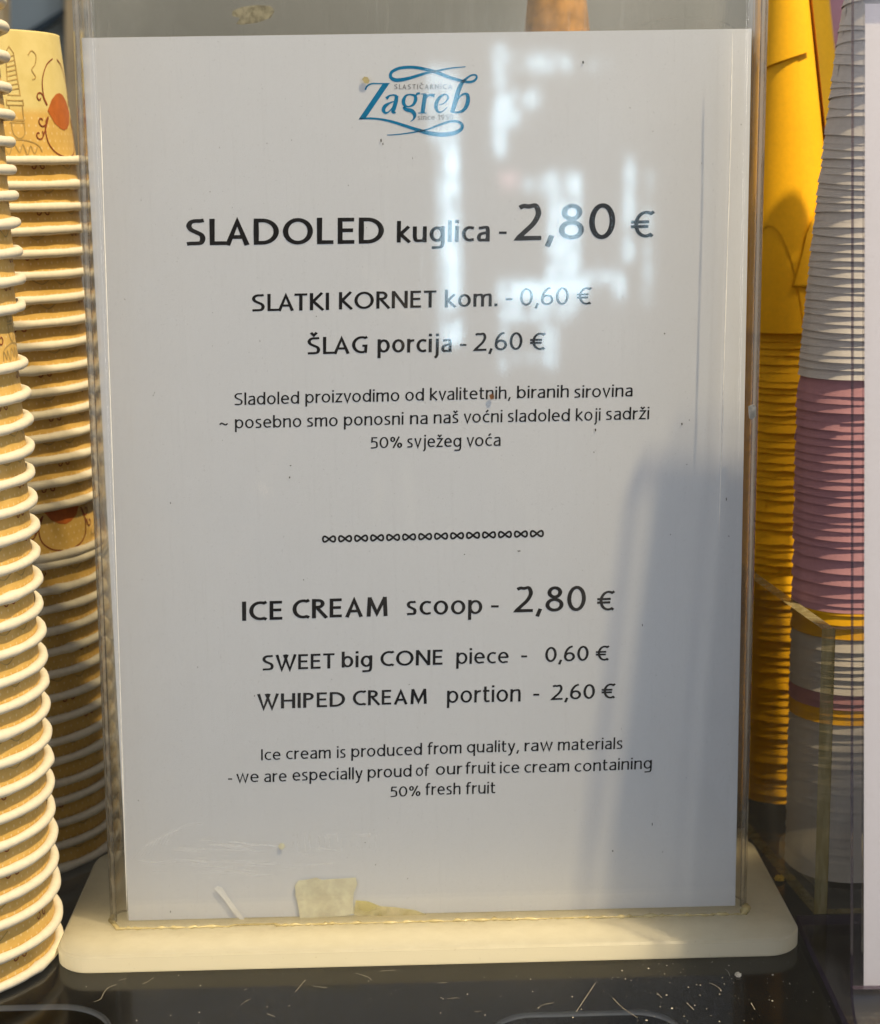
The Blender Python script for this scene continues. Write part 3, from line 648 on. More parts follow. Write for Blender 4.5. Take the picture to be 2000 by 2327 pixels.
glint_ridge([[0.09769,0.29384,0.1],[0.09769,0.2872,0.77],[0.09769,0.28054,0.91],[0.09769,0.27385,0.94],[0.09769,0.26712,0.67],[0.09769,0.26036,1.01],[0.09763,0.25357,0.64],[0.09754,0.24675,0.73],[0.09744,0.23989,1.02],[0.09735,0.233,0.66],[0.09725,0.22608,0.74],[0.09716,0.21912,0.81],[0.09706,0.21213,1.07],[0.09697,0.20511,1.08],[0.09687,0.19805,0.71],[0.09678,0.19095,0.92],[0.09669,0.18383,1.01],[0.09661,0.17666,0.86],[0.09652,0.16946,0.76],[0.09643,0.16223,0.68],[0.09634,0.15496,0.63],[0.09625,0.14765,0.62],[0.09616,0.1403,0.62],[0.09607,0.13292,0.1]], 0.00022)
glint_ridge([[-0.09929,0.27569,0.1],[-0.0995,0.26487,0.96],[-0.0997,0.25396,0.9],[-0.09991,0.24297,0.63],[-0.10012,0.2319,1.07],[-0.10032,0.22074,1.09],[-0.10051,0.20948,0.81],[-0.10071,0.19814,0.78],[-0.1009,0.18671,1.04],[-0.1011,0.17519,0.93],[-0.1013,0.16357,0.97],[-0.1015,0.15187,0.69],[-0.10171,0.14006,0.96],[-0.10191,0.12816,0.82],[-0.10212,0.11617,0.63],[-0.10233,0.10407,0.62],[-0.10258,0.09188,0.73],[-0.10285,0.07958,0.72],[-0.10313,0.06719,0.73],[-0.1034,0.05469,1.06],[-0.10368,0.04208,0.8],[-0.10394,0.02937,0.7],[-0.10413,0.01655,0.65],[-0.10433,0.00362,0.1]], 0.0002)
onpanel('tape_scrap', [[-47.36,11.93],[-46.12,13.71],[-43.05,13.99],[-39.98,14.63],[-37.97,13.68],[-35.25,13.97],[-31.51,14.05],[-26.41,14.29],[-25.96,11.74],[-27.22,8.88],[-27.65,5.26],[-27.41,1.25],[-30.16,0.41],[-38.7,0.09],[-46.03,-0.08],[-46.56,5.03],[-47.29,8.67]], 'tape', 'in', 0.00012)
onpanel('tape_scrap', [[-27.42,0.89],[-26.61,5.96],[-22.37,5.48],[-18.15,3.56],[-13.04,3.06],[-6.24,1.79],[-2.51,0.23],[-2.87,-1.22],[-13.13,-1.31],[-23.38,-1.41]], 'smear_yellow', 'in', 6e-05)
onpanel('crack', [[-75.01,11.56],[-73.96,12.44],[-72.46,11.86],[-70.08,7.81],[-67.51,3.76],[-65.1,0.05],[-64.81,-1.23],[-65.99,-1.01],[-68.91,2.7],[-71.47,6.76]], 'crack', 'in', 8e-05)
onpanel('glue_drop', [[-17.81,280.84],[-17.17,281.59],[-16.09,281.42],[-15.49,280.36],[-15.98,279.46],[-17.06,279.62]], 'glue', 'in', 0.0003)
onpanel('pale_residue', [[-58.64,302.95],[-55.47,304.11],[-50.76,304.66],[-46.4,304.3],[-45.2,302.77],[-46.52,300.67],[-50.96,299.22],[-55.67,298.68],[-57.54,299.0],[-56.22,300.8],[-58.7,301.44]], 'residue', YB+0.00015, 0.00012)
onpanel('film_edge', [[68.28,295.98],[71.75,297.3],[78.06,299.04],[84.38,299.42],[93.89,298.84],[98.66,297.56],[101.87,295.53],[100.92,295.39],[98.03,297.11],[93.58,298.23],[84.39,298.81],[78.38,298.28],[72.39,296.53]], 'smear', YB+6e-05, 3e-05)
onpanel('glue_drop', [[104.88,175.8],[106.48,176.42],[107.3,175.76],[107.36,172.85],[106.25,171.57],[105.28,171.92]], 'residue', YF, 0.0009)
onpanel('glue_drop', [[-52.65,26.46],[-51.77,27.52],[-50.76,27.31],[-50.29,26.22],[-51.17,25.17],[-52.17,25.38]], 'tape', 'in', 4e-05)
onpanel('glue_drop', [[21.16,180.19],[22.13,180.82],[22.77,180.0],[22.6,179.03],[21.63,178.88]], 'crumb', 'in', 0.0003)
V=[];F=[]
for q in [[[-67.09,246.89],[-66.85,246.95],[-66.81,246.71],[-67.02,246.61]],[[28.6,275.92],[28.72,276.06],[28.75,275.47],[28.64,275.23]],[[28.38,267.35],[28.5,267.47],[28.53,266.99],[28.42,266.8]],[[22.82,259.22],[22.95,259.37],[22.97,258.77],[22.86,258.52]],[[-12.53,262.29],[-12.16,262.5],[-12.1,261.66],[-12.42,261.32]],[[-11.86,261.11],[-11.61,261.26],[-11.57,260.66],[-11.79,260.42]],[[-48.49,261.71],[-48.37,261.8],[-48.35,261.44],[-48.46,261.29]],[[-60.17,241.84],[-60.05,241.9],[-60.03,241.65],[-60.14,241.56]],[[-2.48,256.48],[-2.36,256.6],[-2.34,256.12],[-2.45,255.92]],[[-23.14,248.22],[-22.89,248.28],[-22.85,248.04],[-23.06,247.94]],[[51.52,285.33],[52.0,285.5],[52.11,284.79],[51.7,284.5]],[[66.57,270.97],[66.81,271.03],[66.86,270.79],[66.65,270.7]],[[102.02,265.27],[102.26,265.32],[102.32,265.09],[102.11,264.99]],[[89.65,253.51],[89.77,253.6],[89.8,253.23],[89.7,253.08]],[[-34.54,206.91],[-34.3,206.97],[-34.25,206.72],[-34.46,206.62]],[[-52.88,199.37],[-52.75,199.5],[-52.74,199.0],[-52.85,198.79]],[[64.51,211.63],[64.76,211.72],[64.81,211.35],[64.6,211.2]],[[78.18,199.43],[78.55,199.52],[78.63,199.14],[78.32,198.99]],[[-84.15,146.7],[-83.9,146.82],[-83.87,146.31],[-84.09,146.1]],[[-44.52,158.33],[-44.02,158.39],[-43.92,158.13],[-44.35,158.03]],[[-44.89,154.5],[-44.51,154.62],[-44.45,154.11],[-44.78,153.9]],[[-32.68,110.08],[-32.56,110.18],[-32.54,109.78],[-32.65,109.62]],[[55.72,168.43],[56.1,168.62],[56.18,167.85],[55.86,167.54]],[[55.32,160.9],[55.57,160.99],[55.62,160.61],[55.41,160.45]],[[84.16,169.81],[84.53,169.96],[84.62,169.32],[84.3,169.06]],[[86.66,170.91],[86.91,170.97],[86.97,170.71],[86.75,170.61]],[[100.34,131.77],[100.59,131.87],[100.65,131.47],[100.44,131.31]],[[99.3,144.55],[99.55,144.77],[99.62,143.86],[99.41,143.49]],[[12.23,127.31],[12.61,127.37],[12.68,127.11],[12.36,127.0]],[[29.94,128.12],[30.95,128.17],[31.17,127.9],[30.3,127.81]],[[71.71,101.98],[71.97,102.14],[72.03,101.47],[71.81,101.2]],[[64.93,61.39],[65.19,61.55],[65.25,60.87],[65.03,60.59]],[[75.63,31.37],[75.89,31.58],[75.95,30.74],[75.73,30.39]],[[61.98,21.83],[62.37,21.93],[62.46,21.5],[62.12,21.34]],[[-90.63,3.56],[-90.37,3.69],[-90.34,3.12],[-90.57,2.89]],[[-6.91,82.92],[-6.65,82.98],[-6.6,82.71],[-6.82,82.6]],[[-58.99,80.18],[-58.73,80.27],[-58.69,79.87],[-58.92,79.7]],[[86.03,156.14],[86.28,156.2],[86.33,155.94],[86.12,155.84]],[[-19.66,18.8],[-19.4,18.86],[-19.35,18.58],[-19.58,18.47]],[[-8.73,13.46],[-8.46,13.52],[-8.41,13.24],[-8.64,13.13]],[[-77.62,90.54],[-77.36,90.6],[-77.32,90.33],[-77.54,90.22]],[[-99.69,44.0],[-99.43,44.07],[-99.39,43.79],[-99.61,43.68]],[[-88.14,182.26],[-87.89,182.31],[-87.85,182.06],[-88.07,181.96]],[[-68.23,197.94],[-68.1,198.0],[-68.09,197.76],[-68.2,197.65]],[[-51.23,261.15],[-51.07,261.18],[-51.04,261.05],[-51.18,261.0]],[[-87.7,183.12],[-87.46,183.19],[-87.42,182.9],[-87.63,182.79]],[[51.54,228.67],[51.72,228.71],[51.76,228.55],[51.61,228.49]],[[-63.49,260.62],[-63.36,260.69],[-63.34,260.4],[-63.46,260.28]],[[64.9,65.53],[65.13,65.56],[65.18,65.4],[64.99,65.34]],[[-41.29,119.81],[-41.07,119.89],[-41.04,119.58],[-41.22,119.45]],[[73.92,263.58],[74.11,263.64],[74.15,263.4],[73.99,263.3]],[[0.74,241.04],[0.91,241.06],[0.94,240.95],[0.8,240.9]],[[87.2,47.58],[87.39,47.62],[87.44,47.44],[87.28,47.36]],[[80.89,132.71],[81.12,132.78],[81.17,132.47],[80.97,132.35]],[[0.13,178.12],[0.32,178.17],[0.36,177.97],[0.2,177.89]],[[-67.84,208.6],[-67.63,208.63],[-67.58,208.52],[-67.77,208.47]],[[-94.65,121.08],[-94.5,121.13],[-94.48,120.9],[-94.61,120.81]],[[-6.94,197.47],[-6.7,197.5],[-6.65,197.35],[-6.86,197.3]],[[-17.63,234.84],[-17.44,234.88],[-17.4,234.72],[-17.57,234.66]],[[-32.85,85.24],[-32.69,85.3],[-32.67,85.06],[-32.8,84.96]],[[78.74,259.79],[78.85,259.83],[78.87,259.68],[78.78,259.62]],[[51.63,121.09],[51.77,121.13],[51.8,120.95],[51.68,120.87]],[[-66.23,167.07],[-66.12,167.13],[-66.11,166.87],[-66.2,166.76]],[[79.32,21.01],[79.54,21.1],[79.59,20.74],[79.4,20.6]],[[-95.75,213.43],[-95.51,213.49],[-95.47,213.22],[-95.68,213.11]],[[-23.01,27.03],[-22.81,27.1],[-22.77,26.78],[-22.95,26.66]],[[-40.86,238.14],[-40.7,238.17],[-40.66,238.04],[-40.8,237.99]],[[-29.17,21.52],[-29.01,21.54],[-28.98,21.42],[-29.12,21.38]],[[-89.01,244.6],[-88.79,244.64],[-88.76,244.46],[-88.94,244.39]],[[-40.72,262.57],[-40.49,262.61],[-40.44,262.43],[-40.65,262.35]]]:
    o=len(V); V+=[(a*MM,-0.0003,b*MM) for a,b in q]; F.append((o,o+1,o+2,o+3))
fl=obj('dirt_flecks',V,F,'dirt',sheet); fl['kind']='stuff'
V=[];F=[]
for i,q in enumerate([[[-89.04,28.93,0.5657234038855329],[-86.76,28.19,0.41569280571116063],[-84.43,28.28,0.49839426025598],[-82.11,28.23,0.32264918018369165],[-79.82,27.49,0.48574284761599285],[-77.52,27.02,0.1957512469107653],[-75.19,27.27,0.28103013554388323],[-72.88,26.81,0.453406200564917]],[[-82.73,27.98,0.4104151341240976],[-80.76,27.46,0.5528865522406129],[-78.78,27.24,0.2413739371940308],[-76.78,27.35,0.15371365213106458],[-74.8,26.87,0.1875766188646296],[-72.8,26.83,0.3928962481241365],[-70.85,25.75,0.15785917919398487],[-68.86,25.65,0.18817645279944062]],[[-88.58,21.18,0.5779152539205842],[-84.44,21.08,0.2565537443219339],[-80.31,20.83,0.4250073513180771],[-76.17,20.65,0.16936383494137278],[-72.05,19.96,0.3146760860871495],[-67.9,20.05,0.4533561347792038],[-63.82,18.18,0.4156165689554374],[-59.64,19.01,0.49858125045501533]],[[-98.12,29.19,0.16142599039988081],[-91.17,28.59,0.5013245999976663],[-84.17,28.92,0.5133974201447308],[-77.21,28.18,0.37379877050023813],[-70.23,27.91,0.4692515600472864],[-63.25,27.29,0.26171737689310237],[-56.26,26.94,0.48192754000295734],[-49.27,26.37,0.3412531591321068]],[[-95.04,20.61,0.32499539056723936],[-91.03,20.6,0.425196904738674],[-87.03,20.26,0.5848949816778953],[-83.0,20.5,0.3095389968026777],[-79.01,19.62,0.21329002914139963],[-75.04,18.47,0.4028694668783024],[-71.0,18.93,0.21178482199309195],[-66.96,19.06,0.18896471773367002]],[[-87.01,24.09,0.5010670751731235],[-85.15,24.21,0.25008354102521513],[-83.3,24.1,0.15585639619307473],[-81.48,23.36,0.229132744767786],[-79.64,23.04,0.3555138775422084],[-77.77,23.51,0.40166039165465384],[-75.95,22.61,0.3247278026300553],[-74.11,22.11,0.22787239176689672]],[[-88.93,21.28,0.3540892807930788],[-84.08,20.47,0.3705970697105187],[-79.19,20.46,0.43654271496366903],[-74.33,19.8,0.17382662821901457],[-69.44,19.81,0.42131304936961556],[-64.56,19.27,0.3179142345461147],[-59.7,18.24,0.5454303116082316],[-54.79,18.57,0.25399737855086985]],[[-80.55,23.96,0.30022320477716724],[-75.11,23.35,0.5022693603833354],[-69.66,23.17,0.15385671301731613],[-64.19,23.11,0.5793177694240264],[-58.75,22.45,0.41561035489187315],[-53.28,22.25,0.5893642680625656],[-47.84,21.26,0.5938416664690184],[-42.36,21.21,0.5247529734824471]],[[-97.64,29.34,0.23881091443424296],[-94.73,29.28,0.34766511927522037],[-91.85,28.51,0.5747558722260591],[-88.94,28.37,0.1600052798711933],[-86.05,27.93,0.1964641968440269],[-83.14,27.68,0.5099866258928104],[-80.24,27.18,0.17601147595426173],[-77.33,27.04,0.2630562883914267]],[[-79.8,25.42,0.3061237521199303],[-76.96,24.93,0.5266968432933806],[-74.12,24.63,0.32959129917277247],[-71.28,24.14,0.24401957344524636],[-68.45,23.67,0.27437481422274923],[-65.59,23.63,0.3577873409537571],[-62.73,23.67,0.42471102227324786],[-59.91,22.71,0.4057972561952423]],[[-89.49,31.31,0.3009164987812839],[-85.49,31.14,0.15860475675313107],[-81.5,30.52,0.3986073131845933],[-77.49,30.34,0.36176868716110894],[-73.49,30.02,0.5401082465593172],[-69.51,29.14,0.29565957593751707],[-65.52,28.33,0.5251066182526206],[-61.48,28.84,0.3813647897992789]],[[-98.05,24.54,0.3115471119151895],[-94.82,23.82,0.2714657536960704],[-91.54,24.18,0.2942003575098782],[-88.29,23.93,0.32326904129453865],[-85.08,22.58,0.23209387443796403],[-81.81,22.61,0.4256265033014982],[-78.58,21.75,0.5407846240711536],[-75.3,22.13,0.40684744735952294]],[[-100.22,24.47,0.16180252291526595],[-98.67,24.34,0.23388361105316338],[-97.1,24.56,0.5003442036195414],[-95.55,24.3,0.4510877914198014],[-94.01,23.87,0.19345632720033848],[-92.47,23.34,0.2105475671837448],[-90.93,23.05,0.24485568058881835],[-89.41,22.17,0.3944107313488616]],[[-78.36,30.45,0.18819908165130766],[-75.65,29.9,0.30958581132506513],[-72.91,29.82,0.5498356749206949],[-70.17,30.04,0.49533424125093894],[-67.47,29.23,0.5861006739473776],[-64.74,28.83,0.23384990649236514],[-62.04,27.88,0.389023534248923],[-59.33,27.09,0.5697899266929062]],[[-87.37,24.9,0.21472097558805986],[-79.68,24.27,0.4084997636820368],[-71.99,23.79,0.23984902863714647],[-64.26,23.87,0.4502616644495754],[-56.55,23.46,0.3854412292392372],[-48.85,22.33,0.41137585842344004],[-41.14,21.59,0.5302498611851566],[-33.38,22.18,0.5054369002452002]],[[-77.84,31.31,0.17639454149473016],[-73.98,31.11,0.38787599286849594],[-70.13,30.63,0.2901685112657723],[-66.25,30.72,0.5332019217049214],[-62.42,29.78,0.24279673350828285],[-58.54,29.73,0.15678971103660555],[-54.7,28.72,0.35909562278029217],[-50.8,29.55,0.20551085781026696]],[[-92.67,30.33,0.46743710978209785],[-90.09,30.42,0.18396812224581494],[-87.53,30.03,0.4676189786470851],[-84.95,30.29,0.4689465615288022],[-82.4,29.66,0.5740538461459297],[-79.82,29.88,0.17660589150359993],[-77.31,28.18,0.40758977547217357],[-74.72,28.44,0.3787020806809208]],[[-79.8,28.58,0.25025220018450683],[-74.13,27.99,0.2668288787022868],[-68.44,27.71,0.3534247880316592],[-62.74,27.67,0.1792923576915751],[-57.06,27.02,0.5791073110925752],[-51.38,26.39,0.33352064511778523],[-45.67,26.25,0.5790147980933085],[-40.0,24.98,0.2323142355587382]],[[-84.82,23.15,0.32128677128098715],[-79.26,22.7,0.2733340580827747],[-73.7,21.91,0.5861874043885389],[-68.13,21.42,0.2338207985271808],[-62.51,21.98,0.5470628100131807],[-56.93,21.47,0.38707298998526996],[-51.35,20.79,0.4483344419942019],[-45.76,20.24,0.2148029806986318]],[[-82.55,21.43,0.1833887272182134],[-79.85,21.24,0.3651287035881644],[-77.13,21.3,0.4144771645112335],[-74.45,20.61,0.389816018375421],[-71.74,20.43,0.21740030159436896],[-69.05,19.94,0.4410196663434439],[-66.33,20.12,0.4638071874964108],[-63.67,18.59,0.39106466676033935]],[[-77.66,25.43,0.5911315854095938],[-76.16,25.17,0.4631458764415701],[-74.66,25.07,0.2933586448350526],[-73.13,25.46,0.3646897464013896],[-71.66,24.41,0.546618594992397],[-70.15,24.27,0.2965187752147849],[-68.67,23.59,0.4645657761215136],[-67.17,23.26,0.5591633781214106]],[[-76.98,29.62,0.3668361667556884],[-70.43,29.7,0.28081785738332316],[-63.91,29.08,0.17406208851258687],[-57.35,29.22,0.4802409002698955],[-50.83,28.33,0.2215382454949955],[-44.29,27.48,0.18917739517832138],[-37.73,27.6,0.5592221114299398],[-31.19,26.41,0.19335985037885955]],[[-82.14,22.72,0.1596035105928612],[-79.12,22.05,0.41915189416502885],[-76.06,22.12,0.2103078987813388],[-73.02,21.88,0.37497996766201575],[-69.99,21.47,0.4200765445644473],[-66.95,21.06,0.5138222290357801],[-63.92,20.45,0.3246351769379485],[-60.88,19.97,0.395713328622498]],[[-80.43,31.63,0.17826703400895608],[-76.84,31.67,0.5077413983118054],[-73.27,31.3,0.2701592678229099],[-69.69,30.91,0.22231385843596646],[-66.11,30.59,0.5189141219750958],[-62.56,29.29,0.2050831151148234],[-58.96,29.49,0.2564330496235959],[-55.38,29.13,0.2182622455974897]],[[-78.87,23.93,0.4404099559557517],[-76.27,23.96,0.44130864629924127],[-73.68,23.78,0.15064050557770395],[-71.09,23.63,0.502364341290122],[-68.5,23.19,0.543738592429031],[-65.91,23.05,0.4857772814055996],[-63.32,22.65,0.38505263661487965],[-60.77,21.25,0.5305817228473884]],[[-77.37,29.91,0.3462057806380396],[-74.89,29.76,0.5912195970171756],[-72.42,29.38,0.24448336290185932],[-69.94,29.1,0.5543531058782154],[-67.49,28.18,0.24216462814621753],[-65.0,28.32,0.19230136339819331],[-62.53,27.79,0.24709727833847894],[-60.07,26.99,0.16675599595000537]],[[-102.13,24.13,0.3],[-98.92,28.48,0.3],[-94.43,31.9,0.3],[-90.02,33.56,0.3]],[[-100.6,24.8,0.3],[-97.38,29.32,0.3],[-92.9,32.57,0.3],[-88.5,34.05,0.3]],[[-99.07,25.47,0.3],[-95.84,30.17,0.3],[-91.37,33.24,0.3],[-86.98,34.54,0.3]],[[-97.53,26.14,0.3],[-94.3,31.01,0.3],[-89.84,33.91,0.3],[-85.46,35.03,0.3]],[[-96.0,26.81,0.3],[-92.76,31.86,0.3],[-88.31,34.57,0.3],[-83.94,35.52,0.3]],[[-94.47,27.48,0.3],[-91.23,32.7,0.3],[-86.78,35.24,0.3],[-82.42,36.01,0.3]],[[-92.94,28.15,0.3],[-89.69,33.55,0.3],[-85.26,35.91,0.3],[-80.91,36.5,0.3]],[[-91.41,28.82,0.3],[-88.15,34.39,0.3],[-83.73,36.57,0.3],[-79.39,37.0,0.3]],[[-89.87,29.49,0.3],[-86.62,35.24,0.3],[-82.2,37.24,0.3],[-77.87,37.49,0.3]],[[-36.7,32.23,1.1],[-31.17,32.8,1.1],[-23.82,32.26,1.1],[-18.3,32.3,1.1]],[[-30.87,31.37,1.1],[-27.84,32.0,1.1],[-23.84,31.55,1.1],[-20.82,31.65,1.1]],[[-47.08,33.51,0.35],[-46.94,27.21,0.35]],[[-45.66,33.1,0.35],[-45.54,26.27,0.35]],[[-43.12,33.23,0.35],[-42.99,26.38,0.35]],[[-41.48,33.67,0.35],[-41.36,26.55,0.35]],[[-38.41,32.06,0.35],[-38.23,26.46,0.35]],[[-36.14,31.66,0.35],[-35.94,26.96,0.35]],[[-34.95,32.37,0.35],[-34.75,27.52,0.35]],[[-32.06,32.78,0.35],[-31.83,28.96,0.35]],[[-30.56,33.19,0.35],[-30.41,26.11,0.35]],[[-27.75,32.29,0.35],[-27.53,27.81,0.35]],[[-25.52,32.41,0.35],[-25.32,27.0,0.35]],[[-24.09,31.21,0.35],[-23.85,27.18,0.35]],[[-21.51,32.82,0.35],[-21.3,27.1,0.35]],[[-19.34,32.31,0.35],[-19.15,25.78,0.35]]]):
    V2,F2=ribbon(q,.3); o=len(V); V+=[(a*MM,YF-0.00003-(i%9)*0.000004,b*MM) for a,b in V2]; F+=[tuple(j+o for j in t) for t in F2]
fl=obj('wipe_smears',V,F,'smear',H); fl['kind']='stuff'

# ------------------------------------------------------------------ inverted paper cups
RW0, RW1, CH = 0.0404, 0.0366, 0.0445
def wall_r(v): return RW0 + (RW1 - RW0) * v / CH
def cup_parts(root, seed):
    rnd = random.Random(seed); n = 96
    V = []; F = []; UV = []
    hs = [0, 0.004, 0.009, 0.015, 0.022, 0.03, 0.038, CH - 0.0006, CH]
    ph = [rnd.uniform(0, 6.28) for _ in range(4)]
    for k, hh in enumerate(hs):
        for i in range(n + 1):
            a = 2 * PI * i / n; w = 0.00004 * math.sin(3 * a + ph[0]) + 0.00003 * math.sin(7 * a + ph[1] + 40 * hh)
            r = wall_r(hh) + w; V.append((r * math.cos(a), r * math.sin(a), hh + 0.0003)); UV.append((a * 39.0, hh * 1000))
    for k in range(len(hs) - 1):
        for i in range(n): F.append((k * (n + 1) + i, k * (n + 1) + i + 1, (k + 1) * (n + 1) + i + 1, (k + 1) * (n + 1) + i))
    # folded base lip and recessed disc
    o = len(V)
    for rr, zz in ((RW1 - 0.0009, CH + 0.0002), (RW1 - 0.0012, CH - 0.004), (0.0, CH - 0.004)):
        for i in range(n + 1):
            a = 2 * PI * i / n; V.append((rr * math.cos(a), rr * math.sin(a), zz)); UV.append((a * 39.0, 40))
    st = (len(hs) - 1) * (n + 1)
    for s0, s1 in ((st, o), (o, o + n + 1), (o + n + 1, o + 2 * (n + 1))):
        for i in range(n): F.append((s0 + i, s0 + i + 1, s1 + i + 1, s1 + i))
    wall = obj('cup_wall', V, F, 'cup', root, smooth=True, uv=UV)
    # rolled rim
    V = []; F = []; m = 14; seam = rnd.uniform(3.9, 5.6); seam2 = rnd.uniform(0, 2 * PI)
    for i in range(n):
        a = 2 * PI * i / n
        bump = 0.0004 * math.exp(-((a - seam) / 0.05) ** 2) + 0.00018 * math.exp(-((a - seam2) / 0.08) ** 2)
        rz = 0.00012 * math.sin(2 * a + ph[2]) + 0.00008 * math.sin(5 * a + ph[3])
        rt = 0.00164 + 0.00007 * math.sin(9 * a + ph[0]) + 0.00005 * math.sin(23 * a + ph[1]) + 0.00006 * rnd.uniform(-1, 1) + bump
        for j in range(m):
            b = 2 * PI * j / m; rr = 0.0417 + rt * math.cos(b) * 1.0
            V.append((rr * math.cos(a), rr * math.sin(a), rz + rt * math.sin(b) * 0.98))
    for i in range(n):
        for j in range(m): F.append((i * m + j, ((i + 1) % n) * m + j, ((i + 1) % n) * m + (j + 1) % m, i * m + (j + 1) % m))
    obj('rolled_rim', V, F, 'rim', root, smooth=True)
    return wall

def wrap(s, v, lift):
    """point on the cup wall: s mm round the cup, v mm up from the rim"""
    r = wall_r(v * MM) + lift; a = s / 39.0; return (r * math.cos(a), r * math.sin(a), v * MM + 0.0003)
def spiral(cx, cy, r, a0, turns, sgn=1, n=22):
    return [(cx + r * (1 - 0.82 * i / n) * math.cos(a0 + sgn * turns * 2 * PI * i / n), cy + r * (1 - 0.82 * i / n) * math.sin(a0 + sgn * turns * 2 * PI * i / n)) for i in range(n + 1)]
def add_faces(o, V, F, mat):
    # printing on the card: more faces of the same wall mesh with their own ink
    me = o.data; bm = bmesh.new(); bm.from_mesh(me); me.materials.append(M[mat]); k = len(me.materials) - 1
    vs = [bm.verts.new(v) for v in V]
    for f in F:
        if len(set(f)) > 2:
            g = bm.faces.new([vs[i] for i in f]); g.material_index = k
    bm.to_mesh(me); bm.free()
def cup_print(wall, full=True):
    def dense(P, step=0.8):
        out = [P[0]]
        for p, q in zip(P, P[1:]):
            k = max(1, int(math.hypot(q[0] - p[0], q[1] - p[1]) / step))
            out += [(p[0] + (q[0] - p[0]) * i / k, p[1] + (q[1] - p[1]) * i / k) for i in range(1, k + 1)]
        return out
    sets = {'orn': [], 'sketch': []}; fills = []
    for q in range(5):
        s0 = q * 49.0
        if not full:
            sets['orn'] += [([(s0 + x, y) for x, y in spiral(2.2 * sg, 6.2, 1.7, PI / 2, .8, sg)], .45) for sg in (-1, 1)]
            sets['sketch'] += [(catmull([(s0 + 12, 7.5), (s0 + 17, 5.2), (s0 + 22, 7.0), (s0 + 27, 4.6), (s0 + 32, 7.4)], 6), .4)]
            continue
        for sg in (-1, 1):
            X = lambda x: s0 + sg * x
            sets['orn'] += [([(X(x), y) for x, y in catmull([(2, 35.5), (7, 33), (10.5, 28), (11, 22.5), (9.5, 19)], 6)], .5),
                            ([(X(x), y) for x, y in catmull([(9.8, 15), (12, 11.5), (11.5, 6), (8, 2.5), (3, 1)], 6)], .5)]
            for (cx, cy, r, a0, tn, sn) in ((13.2, 21.5, 2.1, PI, .95, -1), (13.6, 13.4, 2.3, PI, .95, 1), (15.6, 8.6, 2.2, PI * .8, .95, 1)):
                sets['orn'].append(([(X(x), y) for x, y in spiral(cx, cy, r, a0, tn, sn)], .5))
            sets['orn'] += [([(X(x), y) for x, y in catmull([(9.5, 19), (10.2, 19.5), (11.2, 21.5)], 5)], .5), ([(X(x), y) for x, y in catmull([(10, 14.8), (10.7, 14.2), (11.4, 13.4)], 5)], .5),
                            ([(X(x), y) for x, y in catmull([(10, 14.5), (11.6, 11.5), (13.6, 8.2)], 5)], .5)]
        fills.append([(s0 + x, y) for x, y in ((-9.8, 17), (-6.5, 21), (-3, 23), (0, 23.6), (3, 23), (6.5, 21), (9.8, 17), (6.5, 12.8), (3, 11), (0, 10.4), (-3, 11), (-6.5, 12.8))])
        # cone, cake and cup drawings between the medallions
        c = s0 + 24.5
        D = [[(c - 2.2, 22), (c - 1.6, 36.5), (c, 38.6), (c + 1.6, 36.5), (c + 2.6, 22), (c - 2.2, 22)], [(c - 3.0, 20.2), (c + 3.4, 20.2)], [(c - 3.2, 18.8), (c - 2.9, 20.6)], [(c - 3.2, 18.6), (c + 3.5, 18.6), (c + 3.4, 20.6)],
             [(c - 2.4, 18.6), (c - 1.8, 13.4), (c + 3.0, 13.4), (c + 3.0, 18.6)], [(c - 2.6, 13.6), (c + 3.4, 13.6)], [(c - 2.6, 12.6), (c + 3.4, 12.6)],
             catmull([(c - 2.0, 12.4), (c - 1.6, 8.8), (c + .6, 7.2), (c + 2.8, 8.8), (c + 3.0, 12.4)], 6),
             catmull([(c - 9, 1.8), (c - 8, 5), (c - 4, 6.4), (c, 6.8), (c + 4, 6.4), (c + 8, 5), (c + 9.5, 2.6)], 6),
             catmull([(c - 8, 4.6), (c - 6.6, 2.2), (c - 5.6, 4.8), (c - 4, 1.6), (c - 2, 5.4), (c, 2.4), (c + 1.6, 5.2), (c + 3, 1.4), (c + 4.6, 4.6), (c + 6, 2), (c + 7.6, 4.4)], 5),
             [(c - 8, 30), (c - 7, 36), (c - 5.6, 36), (c - 6.4, 30)], [(c - 11, 28.5), (c - 8, 29.8), (c - 5, 28.8)], [(c - 7.6, 26.5), (c - 8.6, 19.5), (c - 7.2, 18.8), (c - 5.8, 26.0), (c - 7.6, 26.5)],
             catmull([(c + 8, 36), (c + 10, 37.6), (c + 12, 36), (c + 11, 33), (c + 9, 31), (c + 10.6, 28.6), (c + 8.8, 27.6)], 6)]
        for k, yy in enumerate((23.6, 25.2, 26.8, 28.4, 30.0, 31.6, 33.2, 34.8)): D.append([(c - 2.0 + .09 * k, yy), (c + 2.3 - .1 * k, yy + .8)])
        for dd in D: sets['sketch'].append((dd, .42))
    if not full: fills = []
    for k, mat, lift in (('orn', 'orn', 0.00014), ('sketch', 'sketch', 0.00011)):
        V = []; F = []
        for i, (P, w) in enumerate(sets[k]):
            V2, F2 = ribbon(dense(P), w); o = len(V)
            V += [wrap(a, b, lift + (i % 5) * 0.000008) for a, b in V2]; F += [tuple(j + o for j in q) for q in F2]
        add_faces(wall, V, F, mat)
    if not fills: return
    V = []; F = []
